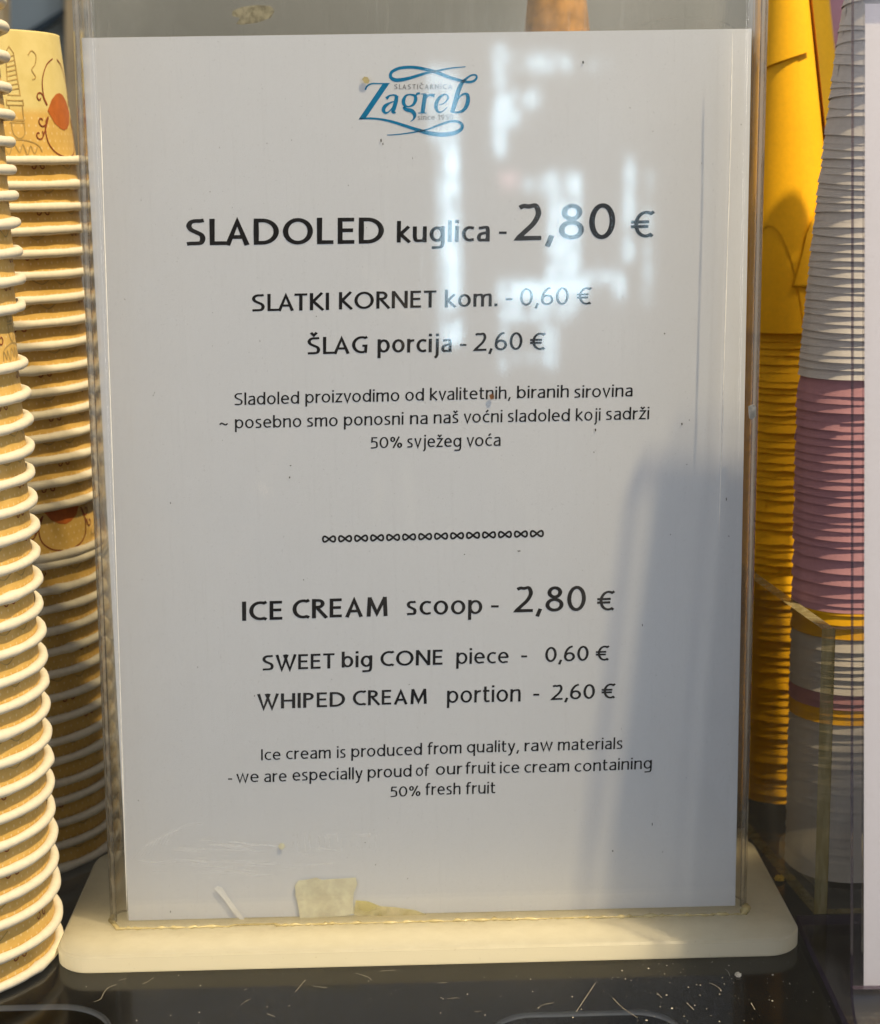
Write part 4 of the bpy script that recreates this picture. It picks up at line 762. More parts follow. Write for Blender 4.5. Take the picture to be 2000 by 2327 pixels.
    for P in fills:
        cx = sum(p[0] for p in P) / len(P); cy = sum(p[1] for p in P) / len(P); o = len(V)
        rings = [(.001, ), (.2, ), (.4, ), (.6, ), (.8, ), (1.0, )]
        for (k,) in rings:
            for p in P: V.append(wrap(cx + (p[0] - cx) * k, cy + (p[1] - cy) * k, 0.00013))
        n = len(P)
        for r in range(5):
            for i in range(n): F.append((o + r * n + i, o + r * n + (i + 1) % n, o + (r + 1) * n + (i + 1) % n, o + (r + 1) * n + i))
    add_faces(wall, V, F, 'orange')

ORD = ['', 'first', 'second', 'third', 'fourth', 'fifth', 'sixth', 'seventh', 'eighth', 'ninth', 'tenth', 'eleventh', 'twelfth', 'thirteenth', 'fourteenth', 'fifteenth', 'sixteenth', 'seventeenth', 'eighteenth',
       'nineteenth', 'twentieth', 'twenty-first', 'twenty-second', 'twenty-third', 'twenty-fourth', 'twenty-fifth', 'twenty-sixth', 'twenty-seventh', 'twenty-eighth', 'twenty-ninth', 'thirtieth']
protos = []
for k in range(4):
    r = thing('paper_cup', '', 'paper cup', (0, 0, 0)); cup_print(cup_parts(r, 11 + k), k == 3); protos.append(r)
used = set()
def place_cup(k, loc, rot, label, group):
    p = protos[k]
    if k not in used:
        used.add(k); p.location = loc; p.rotation_euler = rot; p['label'] = label; p['group'] = group; return p
    return dup(p, loc, rot, label, group)
rnd = random.Random(21)
FRONT = [305.9,297.8,288.9,279.9,271.6,263.2,254.5,246.3,237.8,229.3,220.4,211.7,193.6,184.0,175.3,166.4,157.7,149.2,140.4,131.3,122.4,113.5,104.7,95.8,87.4,78.6,69.8,60.4,51.4,42.6,34.1,25.0,16.6,5.2,-4.4]
SECOND = [258.7,250.2,241.9,234.0,225.7,218.2,209.4,201.1,193.0,184.3,176.3,168.2,159.5,151.1,142.6,134.1,115.4,112.5,103.5,95.7,88.1,79.5,71.3,62.6,53.8,45.1,37.3,29.0,21.8,13.2,4.4,-4.4]
nf = len(FRONT)
for i, z in enumerate(FRONT):
    if i <= 11:
        up = 12 - i
        lab = ('upside-down cream cup just above the wide dotted band in the front left stack' if up == 1 else
               '%s upside-down cream cup above the wide dotted band in the front left stack' % ORD[up])
    elif i == 12: lab = 'upside-down cream cup showing the wide dotted band in the front left stack'
    elif i == nf - 1: lab = 'lowest upside-down cup of the front left stack, resting on the counter'
    else:
        dn = nf - i
        lab = ('%s upside-down cup up from the counter in the front left stack' % ORD[dn] if dn <= 11 else '%s upside-down cup below the wide dotted band in the front left stack' % ORD[i - 12])
    place_cup(3 if i == 12 else i % 3, (-0.1697 + rnd.uniform(-.0003, .0003), -0.009 + rnd.uniform(-.0003, .0003), z * MM), (rnd.uniform(-.006, .006), rnd.uniform(-.006, .006), rnd.uniform(0, 6.28)), lab, 'upside-down paper cups in the front left stack')
ns = len(SECOND)
for i, z in enumerate(SECOND):
    if i == 0: lab = 'top upside-down cup of the rear left stack, its printed drawings fully visible'
    elif i == 16: lab = 'upside-down cup showing the orange dotted band in the rear left stack'
    elif i == 17: lab = 'upside-down cup with its rim pressed against the one above, rear left stack'
    elif i == ns - 1: lab = 'lowest upside-down cup of the rear left stack, beside the holder base'
    elif i < 16: lab = '%s upside-down cup below the uncovered top one in the rear left stack' % ORD[i]
    else: lab = '%s upside-down cup up from the counter in the rear left stack' % ORD[ns - i]
    rz = rnd.uniform(0, 6.28) if i else -1.47
    place_cup(3 if i in (0, 16) else (i + 1) % 3, (-0.1663 + rnd.uniform(-.0003, .0003), 0.092 + rnd.uniform(-.0003, .0003), z * MM), (rnd.uniform(-.006, .006), rnd.uniform(-.006, .006), rz), lab, 'upside-down paper cups in the rear left stack')

# ------------------------------------------------------------------ cone sleeves and their clear box
def sleeve_mesh(R, hgt, slope, seed, tear=0.0):
    rnd = random.Random(seed); n = 64; V = []; F = []; ov = 0.35
    p = [rnd.uniform(0, 6.28) for _ in range(4)]; tot = 2 * PI + ov
    for k, hh in enumerate((0.0, hgt * .12, hgt * .3, hgt * .6, hgt)):
        for i in range(n + 1):
            a = tot * i / n; lift = 0.00025 * i / n
            r = R - slope * hh + lift + (0.00006 * math.sin(3 * a + p[0]) + 0.00003 * math.sin(8 * a + p[1])) * (1 - hh / hgt)
            zz = hh + (0.00006 * math.sin(2 * a + p[2]) + 0.00003 * math.sin(5 * a + p[3])) * (1 - hh / hgt) + (0.0003 * (i / n) if k == 0 else 0)
            if tear and k == 0: zz += tear * max(0, math.sin(6 * a + p[0])) ** 3
            V.append((r * math.cos(a), r * math.sin(a), zz))
    for k in range(4):
        for i in range(n): F.append((k * (n + 1) + i, k * (n + 1) + i + 1, (k + 1) * (n + 1) + i + 1, (k + 1) * (n + 1) + i))
    return V, F
SL = {}
def sleeve(color, R, loc, rot, label, group, var, tear=0.0):
    key = (color, R, var)
    if key not in SL:
        V, F = sleeve_mesh(R, 0.024, 0.21, sum(map(ord, color)) + 13 * var, tear)
        o = obj('cone_sleeve', V, F, color, smooth=True); tag(o, label, 'cone sleeve', group); SL[key] = o
    else:
        o = SL[key].copy(); COL.objects.link(o); o['label'] = label; o['group'] = group
    o.location = loc; o.rotation_euler = rot; return o
GX, GY, GR = 0.1553, 0.050, 0.0211
def grey_axis(z):
    k = max(0.0, (z - 0.165) / 0.14); return GX + 0.0125 * k ** 1.35, GY, 0.105 * min(1.2, k) ** 1.2
rnd = random.Random(5)
segs = [["grey",[304.3,301.4,297.7,295.1,291.6,289.0,285.6,282.7,279.9,276.8,273.9,271.0,266.9,264.1,261.6,259.2,256.7,253.3,250.6,248.2,245.7,243.6,241.1,238.5,235.5,233.1,230.3,227.9,224.7,221.9,219.0,216.6,213.9,211.1,208.2,205.7,202.9,200.9,197.8,195.2,192.7,190.0,187.1,184.8,182.1,178.9]],["pink",[173.3,170.6,167.4,164.1,161.2,158.2,155.5,152.2,149.5,146.5,143.2,140.2,137.5,134.5,130.8,128.1,125.4,122.0,119.3,115.3,110.1,105.8,101.4,98.3,96.2]],["yellow",[95.0,91.5,86.4]],["grey",[81.6,79.1,76.5,74.0,71.4,68.8,65.9]],["pink",[62.7,60.1]],["yellow",[57.6,54.6]],["grey",[51.1,47.8,44.6,41.3,38.0,34.8,31.5,28.2,24.9,21.6,18.3,15.0,11.6,8.3,5.0,1.6,-1.7,-5.1]]]
where = ['upper grey', 'large pink', 'yellow middle', 'lower grey', 'thin pink', 'thin yellow', 'bottom grey']
WL = {0: 'grey paper cone sleeve nested in the tall upper part of the right stack', 1: 'pink paper cone sleeve nested in the middle of the right stack', 2: 'yellow paper cone sleeve between pink and grey ones inside the clear box',
      3: 'grey paper cone sleeve above the thin pink band inside the clear box', 4: 'pink paper cone sleeve in the thin low band inside the clear box',
      5: 'yellow paper cone sleeve under the thin pink band inside the clear box', 6: 'grey paper cone sleeve at the bottom of the right stack inside the box'}
for si, (colr, zs) in enumerate(segs):
    for j, z in enumerate(zs):
        z = z * MM; ax, ay, ti = grey_axis(z)
        lab = WL[si]
        if si == 0 and j == len(zs) - 1: lab = 'lowest of the upper grey cone sleeves, directly above the pink ones'
        if si == 1 and j == 0: lab = 'topmost pink paper cone sleeve, directly under the upper grey ones'
        if si == 1 and j == len(zs) - 1: lab = 'lowest of the large run of pink cone sleeves, at the box edge'
        sleeve(colr, GR, (ax + rnd.uniform(-.00018, .00018), ay + rnd.uniform(-.00018, .00018), z), (rnd.uniform(-.003, .003), ti + rnd.uniform(-.003, .003), rnd.uniform(0, 6.28) if rnd.random() < .22 else rnd.uniform(-1.2, 1.0)), lab,
               where[si] + ' cone sleeves', rnd.randint(0, 3))
YX, YY, YR = 0.1452, 0.115, 0.0187
YZ = [186.3,183.7,180.7,177.5,174.2,170.9,168.6,166.0,163.0,159.7,157.7,154.8,151.1,147.8,145.1,142.8,139.1,136.1,133.1,130.4,127.7,124.4,119.7,115.6,112.6,109.5,106.8,104.1,101.3,98.3,95.2,91.1,87.8,84.5,81.1,77.8,74.5,71.2,67.8,64.5,61.1,57.8,54.4,51.1,47.7,44.3,40.9,37.5,34.1,30.7,27.3,23.9,20.5,17.0,13.6,10.1,6.7,3.2,-0.2]
for j, z in enumerate(YZ):
    lab = 'yellow paper cone sleeve with ragged edge nested in the yellow stack above the box' if z > 98 else 'yellow paper cone sleeve nested in the yellow stack inside the clear box'
    if j == len(YZ) - 1: lab = 'lowest yellow paper cone sleeve of the yellow stack inside the box'
    sleeve('yellow', YR, (YX + rnd.uniform(-.0004, .0004), YY + rnd.uniform(-.0004, .0004), z * MM), (rnd.uniform(-.008, .008), rnd.uniform(-.008, .008), rnd.uniform(0, 6.28) if rnd.random() < .5 else rnd.uniform(-1.2, 1.0)), lab,
           'yellow sleeves above the box edge' if z > 98 else 'yellow sleeves inside the box', rnd.randint(0, 4), 0.0003)
# the tall uncovered yellow sleeve on top, wound from several turns
TY = thing('cone_sleeve', 'tall uncovered yellow paper cone sleeve on top of the yellow stack', 'cone sleeve', (YX - .0005, YY, 0.190))
def cone_wrap(name, lift, lower, a0, a1, zt=0.19):
    """a turn of paper: lower(a) gives its lower edge height at angle a (degrees)"""
    n = 40; V = []; F = []; m = 10
    for i in range(n + 1):
        a = math.radians(a0 + (a1 - a0) * i / n); zb = lower(a0 + (a1 - a0) * i / n)
        for k in range(m + 1):
            z = zb + (zt - zb) * k / m; r = max(0.0008, 0.0206 - 0.1085 * z) + lift
            V.append((r * math.cos(a) - 0.012 * (z / .19) ** 1.3 * .3, r * math.sin(a), z))
    for i in range(n):
        for k in range(m): F.append((i * (m + 1) + k, (i + 1) * (m + 1) + k, (i + 1) * (m + 1) + k + 1, i * (m + 1) + k + 1))
    return obj(name, V, F, 'yellow', TY, smooth=True)
cone_wrap('inner_turn', 0.0, lambda a: 0.0, 0, 360)
cone_wrap('middle_turn', 0.0004, lambda a: 0.0005 + 0.040 * max(0, 1 - ((a - 232) / 42) ** 2) ** .6, 150, 275)
def seam_turn():
    # the overlapping turn on the right: its slanting edge runs down the front of the cone
    V = []; F = []; n = 24; m = 30
    for k in range(m + 1):
        z = 0.185 * k / m; a0 = 255 + 9 * min(1, z / .0185) + 18 * max(0, min(1, (z - .0185) / .0215)) + 62 * max(0, min(1, (z - .04) / .03)) + 12 * max(0, (z - .07) / .1)
        for i in range(n + 1):
            a = a0 + (400 - a0) * i / n; zz = max(z, 0.0175 + 0.010 * max(0, (a - 290) / 60) - 0.0)
            if a > 398: zz = z
            r = max(0.0008, 0.0206 - 0.1085 * zz) + 0.0013; b = math.radians(a)
            V.append((r * math.cos(b) - 0.012 * (zz / .19) ** 1.3 * .3, r * math.sin(b), zz))
    for k in range(m):
        for i in range(n): F.append((k * (n + 1) + i, k * (n + 1) + i + 1, (k + 1) * (n + 1) + i + 1, (k + 1) * (n + 1) + i))
    return obj('overlap_turn', V, F, 'yellow', TY, smooth=True)
seam_turn()
cone_wrap('outer_turn', 0.0016, lambda a: 0.0985 + 0.0065 * max(0, min(1, (a - 190) / 112)), 150, 302)
# box
BX = thing('sleeve_box', 'clear acrylic box holding the stacked cone sleeves behind the right sign stand', 'box')
def wall_prism(name, P, z0, z1, mat):
    n = len(P); V = [(x, y, z0) for x, y in P] + [(x, y, z1) for x, y in P]
    F = [tuple(range(n, 2 * n))] + [tuple(reversed(range(n)))] + [(i, (i + 1) % n, n + (i + 1) % n, n + i) for i in range(n)]
    o = obj(name, V, F, mat, BX)
    o.data.materials.append(M['edge'])
    big = sorted(o.data.polygons, key=lambda p: -p.area)[:2]; ids = {p.index for p in big}
    for p in o.data.polygons:
        if p.index not in ids: p.material_index = 1
    return o
ZB, ZTOP = ZC + 0.0002, 0.0975
sl = (0.1255 - 0.1340) / 0.0754
wall_prism('left_wall', [(0.1340, 0.0055), (0.1385, 0.0055), (0.1385 + sl * .150, 0.1555), (0.1340 + sl * .150, 0.1555)], ZB, ZTOP, 'boxwall')
wall_prism('front_wall', [(0.1387, 0.0055), (0.215, 0.0055), (0.215, 0.0095), (0.1387, 0.0095)], ZB, ZTOP - 0.0003, 'boxwall')
wall_prism('back_wall_panel', [(0.1225, 0.1520), (0.215, 0.1520), (0.215, 0.1560), (0.1225, 0.1560)], ZB, ZTOP - 0.0003, 'boxwall')
wall_prism('right_wall', [(0.2152, 0.0055), (0.2192, 0.0055), (0.2192, 0.1560), (0.2152, 0.1560)], ZB, ZTOP, 'boxwall')

# ------------------------------------------------------------------ second sign on the right: a clear L stand with a white card
RT = thing('sign_stand', 'bent clear acrylic sign stand at the right edge with a violet cut edge', 'sign stand', (0.1240, -0.0815, 0.0), None, math.radians(-1.5))
lean = math.radians(7.2); SW = 0.215; RBD = 0.0110; TS = 0.0034
def stand_path():
    # outline of the bent sheet seen from its left edge: (depth, height), front lip -> bend -> leaning panel
    zc = ZC + 0.0048 + TS / 2; c = (-RBD, zc + RBD); P = [(-0.075, zc), (-0.045, zc)]
    for i in range(15):
        a = math.radians(-90 + 90 * i / 14 - math.degrees(lean) * (i / 14)); P.append((c[0] + RBD * math.cos(a), c[1] + RBD * math.sin(a)))
    dx, dz = math.sin(lean), math.cos(lean); x, z = P[-1]
    P.append((x + dx * 0.2965, z + dz * 0.2965)); return P
SP = stand_path()
def sheet_along(P, x0, x1, th, nm, mat, parent, edge=None):
    V = []; F = []; nP = len(P)
    for i, (d, z) in enumerate(P):
        a, b = P[max(i - 1, 0)], P[min(i + 1, nP - 1)]; tx, tz = b[0] - a[0], b[1] - a[1]; l = math.hypot(tx, tz)
        nx_, nz_ = -tz / l, tx / l
        for x in (x0, x1):
            for s in (1, -1): V.append((x, d + nx_ * th / 2 * s, z + nz_ * th / 2 * s))
    ei = []
    for i in range(nP - 1):
        o = 4 * i
        F += [(o, o + 2, o + 6, o + 4), (o + 1, o + 5, o + 7, o + 3)]
        F += [(o, o + 4, o + 5, o + 1), (o + 2, o + 3, o + 7, o + 6)]; ei += [len(F) - 1, len(F) - 2]
    F += [(0, 1, 3, 2), (4 * nP - 4, 4 * nP - 2, 4 * nP - 1, 4 * nP - 3)]; ei += [len(F) - 1, len(F) - 2]
    o = obj(nm, V, F, mat, parent)
    if edge:
        o.data.materials.append(M[edge])
        for q in ei: o.data.polygons[q].material_index = 1
    return o
sheet_along([(-0.16, ZC + 0.0020), (0.0785, ZC + 0.0020)], -0.0003, SW, 0.0036, 'foot', 'footglass', RT, 'edge2')
sheet_along(SP[:17], 0, SW, TS, 'bend', 'sign2', RT, 'edge2')
sheet_along(SP[16:], 0, SW, TS, 'front_panel', 'sign2', RT, 'edge2')
def along(s, off):   # a point up the leaning panel: s metres above its foot, off metres behind its middle
    x, z = SP[16]; return (x + math.sin(lean) * s + math.cos(lean) * off, z + math.cos(lean) * s - math.sin(lean) * off)
sheet_along([along(0.002, .0062), along(0.2945, .0062)], 0.0046, SW, 0.0018, 'back_panel', 'sign2', RT)
c = sheet_along([along(-0.001, .0034), along(0.2905, .0034)], 0.0044, SW - 0.003, 0.0003, 'blank_card', 'sheet2', None)
c.matrix_world = Matrix.Translation(RT.location) @ Matrix.Rotation(math.radians(-1.5), 4, 'Z')
tag(c, 'white card sheet held inside the clear sign stand at the right edge', 'card')

# ------------------------------------------------------------------ pans under the counter glass
def pan(loc, rx, ry, label, col='steel'):
    P = thing('steel_pan', label, 'pan', loc, 'steel pans under the counter glass')
    outer = rrect(-rx, rx, -ry, ry, min(rx, ry) * .45, 10); n = len(outer); V = []; F = []
    for k, (s, z) in enumerate(((1.0, -.004), (1.012, -.002), (1.012, 0.0), (1.0, .0008), (.988, -.001), (.95, -.02), (.90, -.12))):
        for x, y in outer: V.append((x * s, y * s, z))
    q = lambda ks: [(k * n + i, k * n + (i + 1) % n, (k + 1) * n + (i + 1) % n, (k + 1) * n + i) for k in ks for i in range(n)]
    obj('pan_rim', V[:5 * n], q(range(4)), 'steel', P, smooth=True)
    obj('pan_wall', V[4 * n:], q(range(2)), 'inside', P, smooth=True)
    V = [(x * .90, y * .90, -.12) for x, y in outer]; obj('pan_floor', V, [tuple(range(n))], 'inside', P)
    return P
pan((-0.167, -0.037, -0.050), .050, .075, 'steel pan with a bright curved rim under the glass at lower left')
pan((0.054, -0.012, -0.050), .034, .034, 'steel pan whose rim just shows under the glass at bottom centre')

# ------------------------------------------------------------------ things behind the sign
B = thing('notice_board', 'blurred blue grey board with a dark slanting bar at the upper left', 'board', (0, 0, 0))
q=[[-0.508,1.0,0.5745],[-0.2868,1.0,0.5723],[-0.3185,1.0,0.0177],[-0.5554,1.0,0.0222]]; n=len(q)
board_panel_=obj('board_panel', [tuple(p) for p in q]+[(p[0],p[1]+0.02,p[2]) for p in q], [tuple(range(n)),tuple(reversed(range(n,2*n)))]+[(i,n+i,n+(i+1)%n,(i+1)%n) for i in range(n)], 'bluegrey', B)
q=[[-0.3632,0.985,0.3653],[-0.3325,0.985,0.379],[-0.2937,0.985,0.4008],[-0.294,0.985,0.3958],[-0.3313,0.985,0.3707],[-0.3638,0.985,0.3561]]; n=len(q)
dark_bar_=obj('dark_bar', [tuple(p) for p in q]+[(p[0],p[1]+0.012,p[2]) for p in q], [tuple(range(n)),tuple(reversed(range(n,2*n)))]+[(i,n+i,n+(i+1)%n,(i+1)%n) for i in range(n)], 'darkstrip', B)
q=[[-0.2819,0.98,0.5681],[-0.2736,0.98,0.568],[-0.3033,0.98,0.0204],[-0.3118,0.98,0.0206]]; n=len(q)
wooden_post_=obj('wooden_post', [tuple(p) for p in q]+[(p[0],p[1]+0.03,p[2]) for p in q], [tuple(range(n)),tuple(reversed(range(n,2*n)))]+[(i,n+i,n+(i+1)%n,(i+1)%n) for i in range(n)], 'tan', None)
tag(wooden_post_, 'blurred tan upright post behind the left edge of the sign holder', 'post')
q=[[-0.3426,0.9,0.5522],[-0.3183,0.9,0.5519],[-0.3344,0.9,0.2818],[-0.3608,0.9,0.2821]]; n=len(q)
wooden_post_=obj('wooden_post', [tuple(p) for p in q]+[(p[0],p[1]+0.03,p[2]) for p in q], [tuple(range(n)),tuple(reversed(range(n,2*n)))]+[(i,n+i,n+(i+1)%n,(i+1)%n) for i in range(n)], 'tan', None)
tag(wooden_post_, 'blurred tan upright post at the top left corner of the photo', 'post')
o=box_obj('cabinet',(0.2003,1.0,.50,.75,ZC+.0002,0.3310),'brown',None,.002); tag(o,'dark brown blurred cabinet behind the yellow cone sleeves','cabinet')
o=box_obj('crate',(0.1548,.36,.20,.40,ZC+.0002,0.2665),'brown',None,.002); tag(o,'dark brown crate behind the tall yellow cone sleeve, carrying other sleeves','crate')
V,F=sleeve_mesh(.0195,.17,.100,77)
o=obj('cone_sleeve',[(x-.10*z*.35,y,z) for x,y,z in V],F,'yellow',smooth=True); o.location=(0.1753,.235,0.2677); tag(o,'blurred yellow cone sleeve behind the tall yellow one','cone sleeve')
V,F=sleeve_mesh(.0215,.15,.110,78)
o=obj('cone_sleeve',V,F,'pink',smooth=True); o.location=(0.2106,.33,0.2677); tag(o,'blurred pink cone sleeve behind the grey stack at the upper right','cone sleeve')
V=[];F=[];n=48;m=30
for k in range(m+1):
    t=k/m; zz=.15*t; r=0.0133*1.35*(1-t)**.8*(1+.02*math.sin(14*t)) + .0006
    for i in range(n): 
        a=2*PI*i/n; rr_=r*(1+.018*math.sin(10*a+26*t)*(1-t)); V.append((rr_*math.cos(a),rr_*math.sin(a),zz))
for k in range(m):
    for i in range(n): F.append((k*n+i,k*n+(i+1)%n,(k+1)*n+(i+1)%n,(k+1)*n+i))
F.append(tuple(range(m*n,m*n+n))); F.append(tuple(reversed(range(n))))
o=obj('wafer_cone',V,F,'wafer',smooth=True); o.location=(0.0588,.165,0.2567); tag(o,'brown wafer cone with its narrow end up behind the top edge of the price sheet','wafer cone')
o=box_obj('cone_stand',(0.0188,0.0988,.13,.20,ZC+.0002,0.2562),'brown',None,.002); tag(o,'dark brown stand carrying the wafer cone behind the price sheet','stand')

# dirt on the holder front and counter: hairs and flecks
V=[];F=[]
for i,q in enumerate([[[-0.09572,-0.03487,0.00013],[-0.09415,-0.03356,0.00013],[-0.09249,-0.03048,0.00013]],[[-0.10926,-0.04641,0.00013],[-0.10739,-0.0445,0.00013],[-0.10713,-0.04045,0.00013],[-0.10616,-0.03672,0.00013],[-0.10392,-0.03477,0.00013]],[[-0.04526,-0.04316,0.00013],[-0.04418,-0.03979,0.00013],[-0.04252,-0.03501,0.00013]],[[-0.04005,-0.03932,0.00013],[-0.03778,-0.04014,0.00013],[-0.03519,-0.04097,0.00013]],[[-0.06199,-0.05097,0.00013],[-0.06091,-0.04903,0.00013],[-0.05919,-0.04712,0.00013]],[[-0.02618,-0.03096,0.00013],[-0.02207,-0.03403,0.00013],[-0.0209,-0.03655,0.00013]],[[0.04309,-0.06187,0.00013],[0.04722,-0.05226,0.00013],[0.0515,-0.04229,0.00013]],[[0.05581,-0.05273,0.00013],[0.05808,-0.05944,0.00013],[0.06182,-0.06608,0.00013]],[[0.09508,-0.03486,0.00013],[0.09564,-0.03702,0.00013],[0.09558,-0.03985,0.00013]],[[0.08801,-0.04431,0.00013],[0.0895,-0.04577,0.00013],[0.09108,-0.04927,0.00013]],[[0.00333,-0.05053,0.00013],[0.00602,-0.05001,0.00013],[0.00726,-0.05041,0.00013]],[[0.00044,-0.03948,0.00013],[0.00365,-0.0393,0.00013]],[[0.03183,-0.05802,0.00013],[0.03354,-0.05615,0.00013],[0.03676,-0.05501,0.00013]],[[0.01158,-0.05953,0.00013],[0.01391,-0.05933,0.00013]],[[-0.01807,-0.02998,0.00013],[-0.01319,-0.02954,0.00013]],[[0.07034,-0.05016,0.00013],[0.0714,-0.05358,0.00013]],[[0.07864,-0.05728,0.00013],[0.08003,-0.06193,0.00013]],[[0.09873,-0.05838,0.00013],[0.09904,-0.06296,0.00013]],[[-0.05339,-0.05731,0.00013],[-0.05077,-0.05939,0.00013]],[[-0.10372,-0.03198,0.00013],[-0.10134,-0.0307,0.00013]]]):
    V2,F2=ribbon(catmull([p[:2]+[.00009] for p in q],5),.0002); o=len(V); V+=[(a,b,ZC+.00012+(i%5)*.00001) for a,b in V2]; F+=[tuple(j+o for j in t) for t in F2]
rnd=random.Random(8)
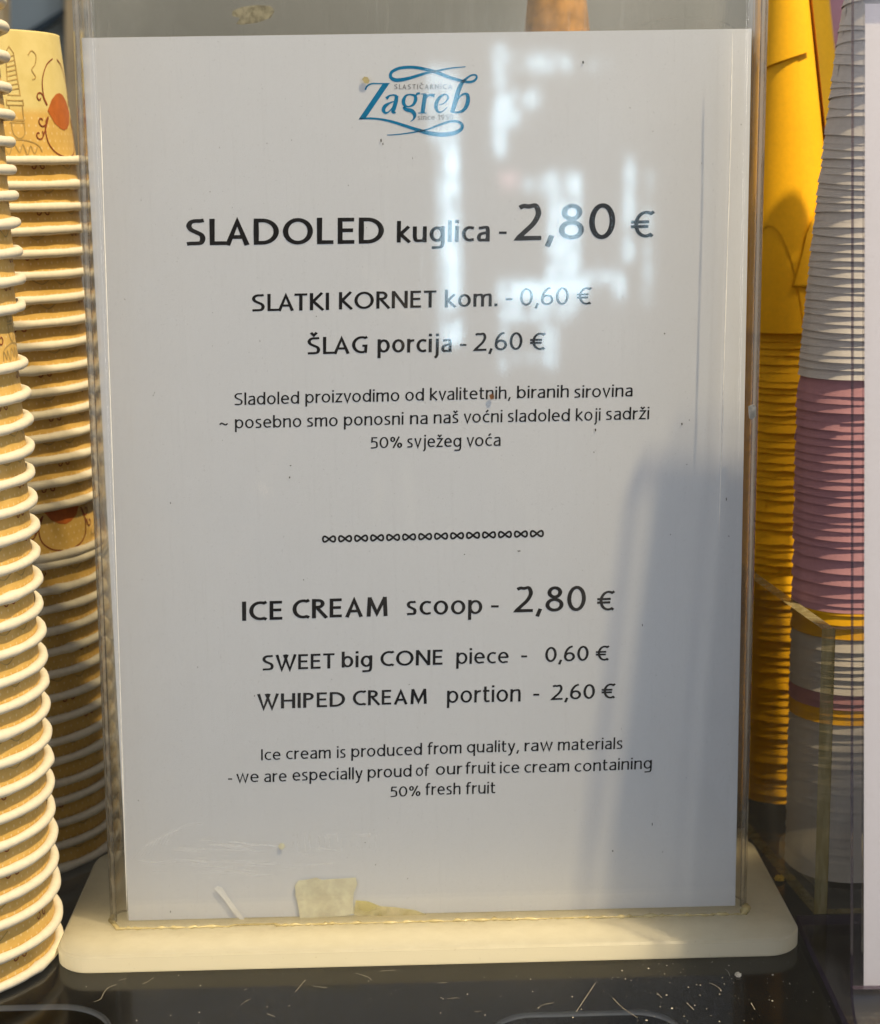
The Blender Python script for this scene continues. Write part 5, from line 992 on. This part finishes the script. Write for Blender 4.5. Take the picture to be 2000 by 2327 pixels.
for x,y,s in [[0.00143,-0.04962,0.00013],[0.03086,-0.047,0.0002],[0.05223,-0.04222,8e-05],[0.09673,-0.0322,0.0002],[-0.03481,-0.0356,6e-05],[0.11378,-0.04581,0.00013],[0.01481,-0.06185,0.0002],[0.0816,-0.0566,6e-05],[0.07311,-0.05176,0.0002],[0.08367,-0.05243,0.0002],[0.07115,-0.06928,0.0001],[0.01583,-0.03626,0.00013],[-0.01141,-0.04272,8e-05],[0.0645,-0.04844,8e-05],[0.08088,-0.04675,0.0002],[-0.10634,-0.03446,8e-05],[0.11382,-0.04641,0.00013],[0.11439,-0.05112,8e-05],[0.08089,-0.05906,0.0002],[0.08119,-0.03878,8e-05],[0.00673,-0.02971,6e-05],[0.12872,-0.04965,6e-05],[0.09854,-0.05615,0.0001],[-0.06135,-0.04039,0.00013],[0.13257,-0.04225,0.00013],[0.11312,-0.05827,8e-05],[-0.08348,-0.05676,0.00013],[0.07637,-0.03109,0.00013],[0.02044,-0.04974,0.0001],[-0.0145,-0.04603,0.00013],[0.02635,-0.03604,0.0001],[0.07635,-0.06589,0.00013],[0.06121,-0.03397,0.0002],[0.07021,-0.05119,0.00013],[0.07399,-0.02986,0.00013],[0.11617,-0.04594,8e-05],[0.09001,-0.05203,0.00013],[0.13709,-0.06687,0.00013],[0.06722,-0.06564,0.0001],[0.08387,-0.04522,0.0002],[0.07477,-0.0605,6e-05],[-0.0618,-0.04091,0.00013],[0.05682,-0.04247,6e-05],[0.0188,-0.0524,0.0001],[-0.11232,-0.04987,0.0001],[-0.07642,-0.03702,0.0002],[0.05757,-0.03866,0.00013],[0.03086,-0.03843,0.0002],[0.0317,-0.05811,0.00013],[0.06985,-0.05943,0.00013],[0.06531,-0.04088,8e-05],[0.08666,-0.06986,0.0002],[0.09541,-0.05522,0.0001],[0.10547,-0.06146,0.0001],[-0.06426,-0.05748,6e-05],[0.09689,-0.06837,8e-05],[0.13105,-0.04951,8e-05],[0.04516,-0.05962,0.0002],[0.08013,-0.03621,0.0001],[-0.02186,-0.03685,0.0002],[0.0914,-0.02952,0.0001],[0.11634,-0.05779,0.00013],[0.0769,-0.06895,0.0001],[0.04046,-0.06109,8e-05],[0.10567,-0.05741,0.0002],[0.11546,-0.07092,6e-05],[0.0431,-0.0512,0.00013],[-0.01305,-0.04384,0.0001],[-0.02109,-0.04901,0.0001],[0.12268,-0.06213,0.0001],[0.06326,-0.04106,0.0001],[0.09584,-0.04165,0.00013],[0.11297,-0.05454,6e-05],[0.06148,-0.03994,0.0002],[0.10668,-0.04524,0.0001],[0.05181,-0.0411,6e-05],[0.0593,-0.03865,8e-05],[0.06835,-0.05,0.00013],[0.04189,-0.06491,0.0002],[0.132,-0.02728,0.0002],[0.09297,-0.04074,0.0001],[-0.0845,-0.0293,0.00013],[0.10966,-0.03968,0.0002],[0.08137,-0.03401,0.00013],[0.0856,-0.03224,8e-05],[0.09424,-0.06972,0.00013],[0.05701,-0.03986,0.0001],[0.07007,-0.0328,0.0002],[0.002,-0.05043,0.0002],[-0.03416,-0.03535,8e-05],[0.0847,-0.066,0.0001],[0.14646,-0.03242,0.0002],[0.07474,-0.037,0.0001],[0.09279,-0.04512,0.0002],[0.07483,-0.02878,6e-05],[0.01874,-0.04403,0.0001],[0.11682,-0.03047,8e-05],[0.06177,-0.06787,0.0001],[0.08366,-0.03355,6e-05],[0.09468,-0.05343,8e-05],[0.02176,-0.06055,6e-05],[0.09083,-0.0497,0.0002],[0.07342,-0.06057,0.0002],[0.11775,-0.04457,8e-05],[0.08417,-0.06152,0.0002],[-0.05026,-0.02991,0.0001],[0.09849,-0.04902,6e-05],[0.04383,-0.03782,0.0001],[0.042,-0.05236,6e-05],[0.09185,-0.02929,0.0002],[0.07864,-0.02998,0.0001],[-0.06346,-0.03391,8e-05],[0.04596,-0.05731,0.0001],[-0.0467,-0.05248,0.00013],[0.0644,-0.0679,0.0002],[0.07638,-0.04007,0.0001],[0.11987,-0.05228,0.0002],[0.03593,-0.04711,6e-05],[0.09699,-0.06884,6e-05],[-0.05885,-0.04144,8e-05],[-0.09372,-0.05961,0.0002],[0.06882,-0.04267,0.0001],[0.07547,-0.04336,0.0001],[0.14385,-0.06876,0.00013],[0.09374,-0.05356,6e-05],[0.00389,-0.05773,8e-05],[0.10484,-0.05673,0.00013],[0.06867,-0.03017,8e-05],[0.10404,-0.03096,0.00013],[0.13058,-0.02955,0.00013],[0.08498,-0.04553,0.00013],[0.096,-0.04433,0.00013],[-0.0747,-0.05528,0.0002],[0.06036,-0.05198,8e-05],[0.03245,-0.05609,8e-05],[0.05349,-0.04815,8e-05],[0.11834,-0.06323,8e-05],[0.00987,-0.04766,0.0002],[0.11326,-0.05232,6e-05],[0.09061,-0.06501,8e-05],[0.11065,-0.05596,0.0002],[0.00803,-0.05725,6e-05],[0.09896,-0.05872,6e-05],[0.02718,-0.04077,6e-05],[-0.01004,-0.06532,0.00013],[0.07337,-0.03513,0.0001],[-0.05365,-0.05272,0.00013],[0.1086,-0.03065,0.00013],[0.04837,-0.06276,0.00013],[0.07239,-0.04061,6e-05],[0.0997,-0.06672,8e-05],[-0.0741,-0.06212,0.00013],[0.12763,-0.04396,0.0001],[0.11873,-0.0693,6e-05],[0.10742,-0.04227,0.0001],[0.09794,-0.04042,0.0001],[0.1121,-0.03499,8e-05],[0.06686,-0.03197,6e-05],[0.0941,-0.05781,6e-05],[0.04808,-0.04171,6e-05],[0.12584,-0.0418,0.00013],[0.1055,-0.05449,0.00013],[0.12276,-0.03918,6e-05],[0.07062,-0.05642,0.0001],[0.11197,-0.04459,0.00013],[0.04686,-0.06836,6e-05],[0.06513,-0.06163,0.0001],[0.001,-0.05974,0.0002],[0.06352,-0.04468,8e-05],[0.02589,-0.06517,0.0001],[0.1361,-0.03866,0.0002],[-0.1136,-0.03579,0.00013],[0.12335,-0.05887,0.00013]]:
    o=len(V); a0=rnd.uniform(0,6); k=rnd.uniform(.5,2.2)
    V+=[(x+s*k*math.cos(a0+t)*(.6+.6*rnd.random()),y+s*2*math.sin(a0+t),ZC+.0001) for t in (0,1.57,3.14,4.71)]; V.append((x,y,ZC+.0001+s*.8))
    F+=[(o,o+1,o+4),(o+1,o+2,o+4),(o+2,o+3,o+4),(o+3,o,o+4)]
d=obj('counter_dust',V,F,'residue'); d['kind']='stuff'
def crumb(name,loc,r,mat,label,seed):
    bm=bmesh.new(); bmesh.ops.create_icosphere(bm,subdivisions=3,radius=r); rn=random.Random(seed)
    for v in bm.verts: v.co*=(1+rn.uniform(-.28,.28)); v.co.z=max(v.co.z*.7,-r*.4)
    me=bpy.data.meshes.new(name); bm.to_mesh(me); bm.free(); me.materials.append(M[mat]); o=bpy.data.objects.new(name,me); COL.objects.link(o); o.location=loc; tag(o,label,'crumb')
crumb('crumb',(-0.1330,0.0854,ZC+.0024),.0052,'crumb','reddish brown crumb behind the left corner of the milky base plate',3)
crumb('crumb',(0.1286,0.0357,ZC+.0009),.0017,'crumb2','small yellow crumb on the dark counter right of the base plate',4)
crumb('crumb',(0.0984,-0.0396,ZC+.0004),.0010,'residue','tiny pale crumb on the counter in front of the base plate right corner',5)
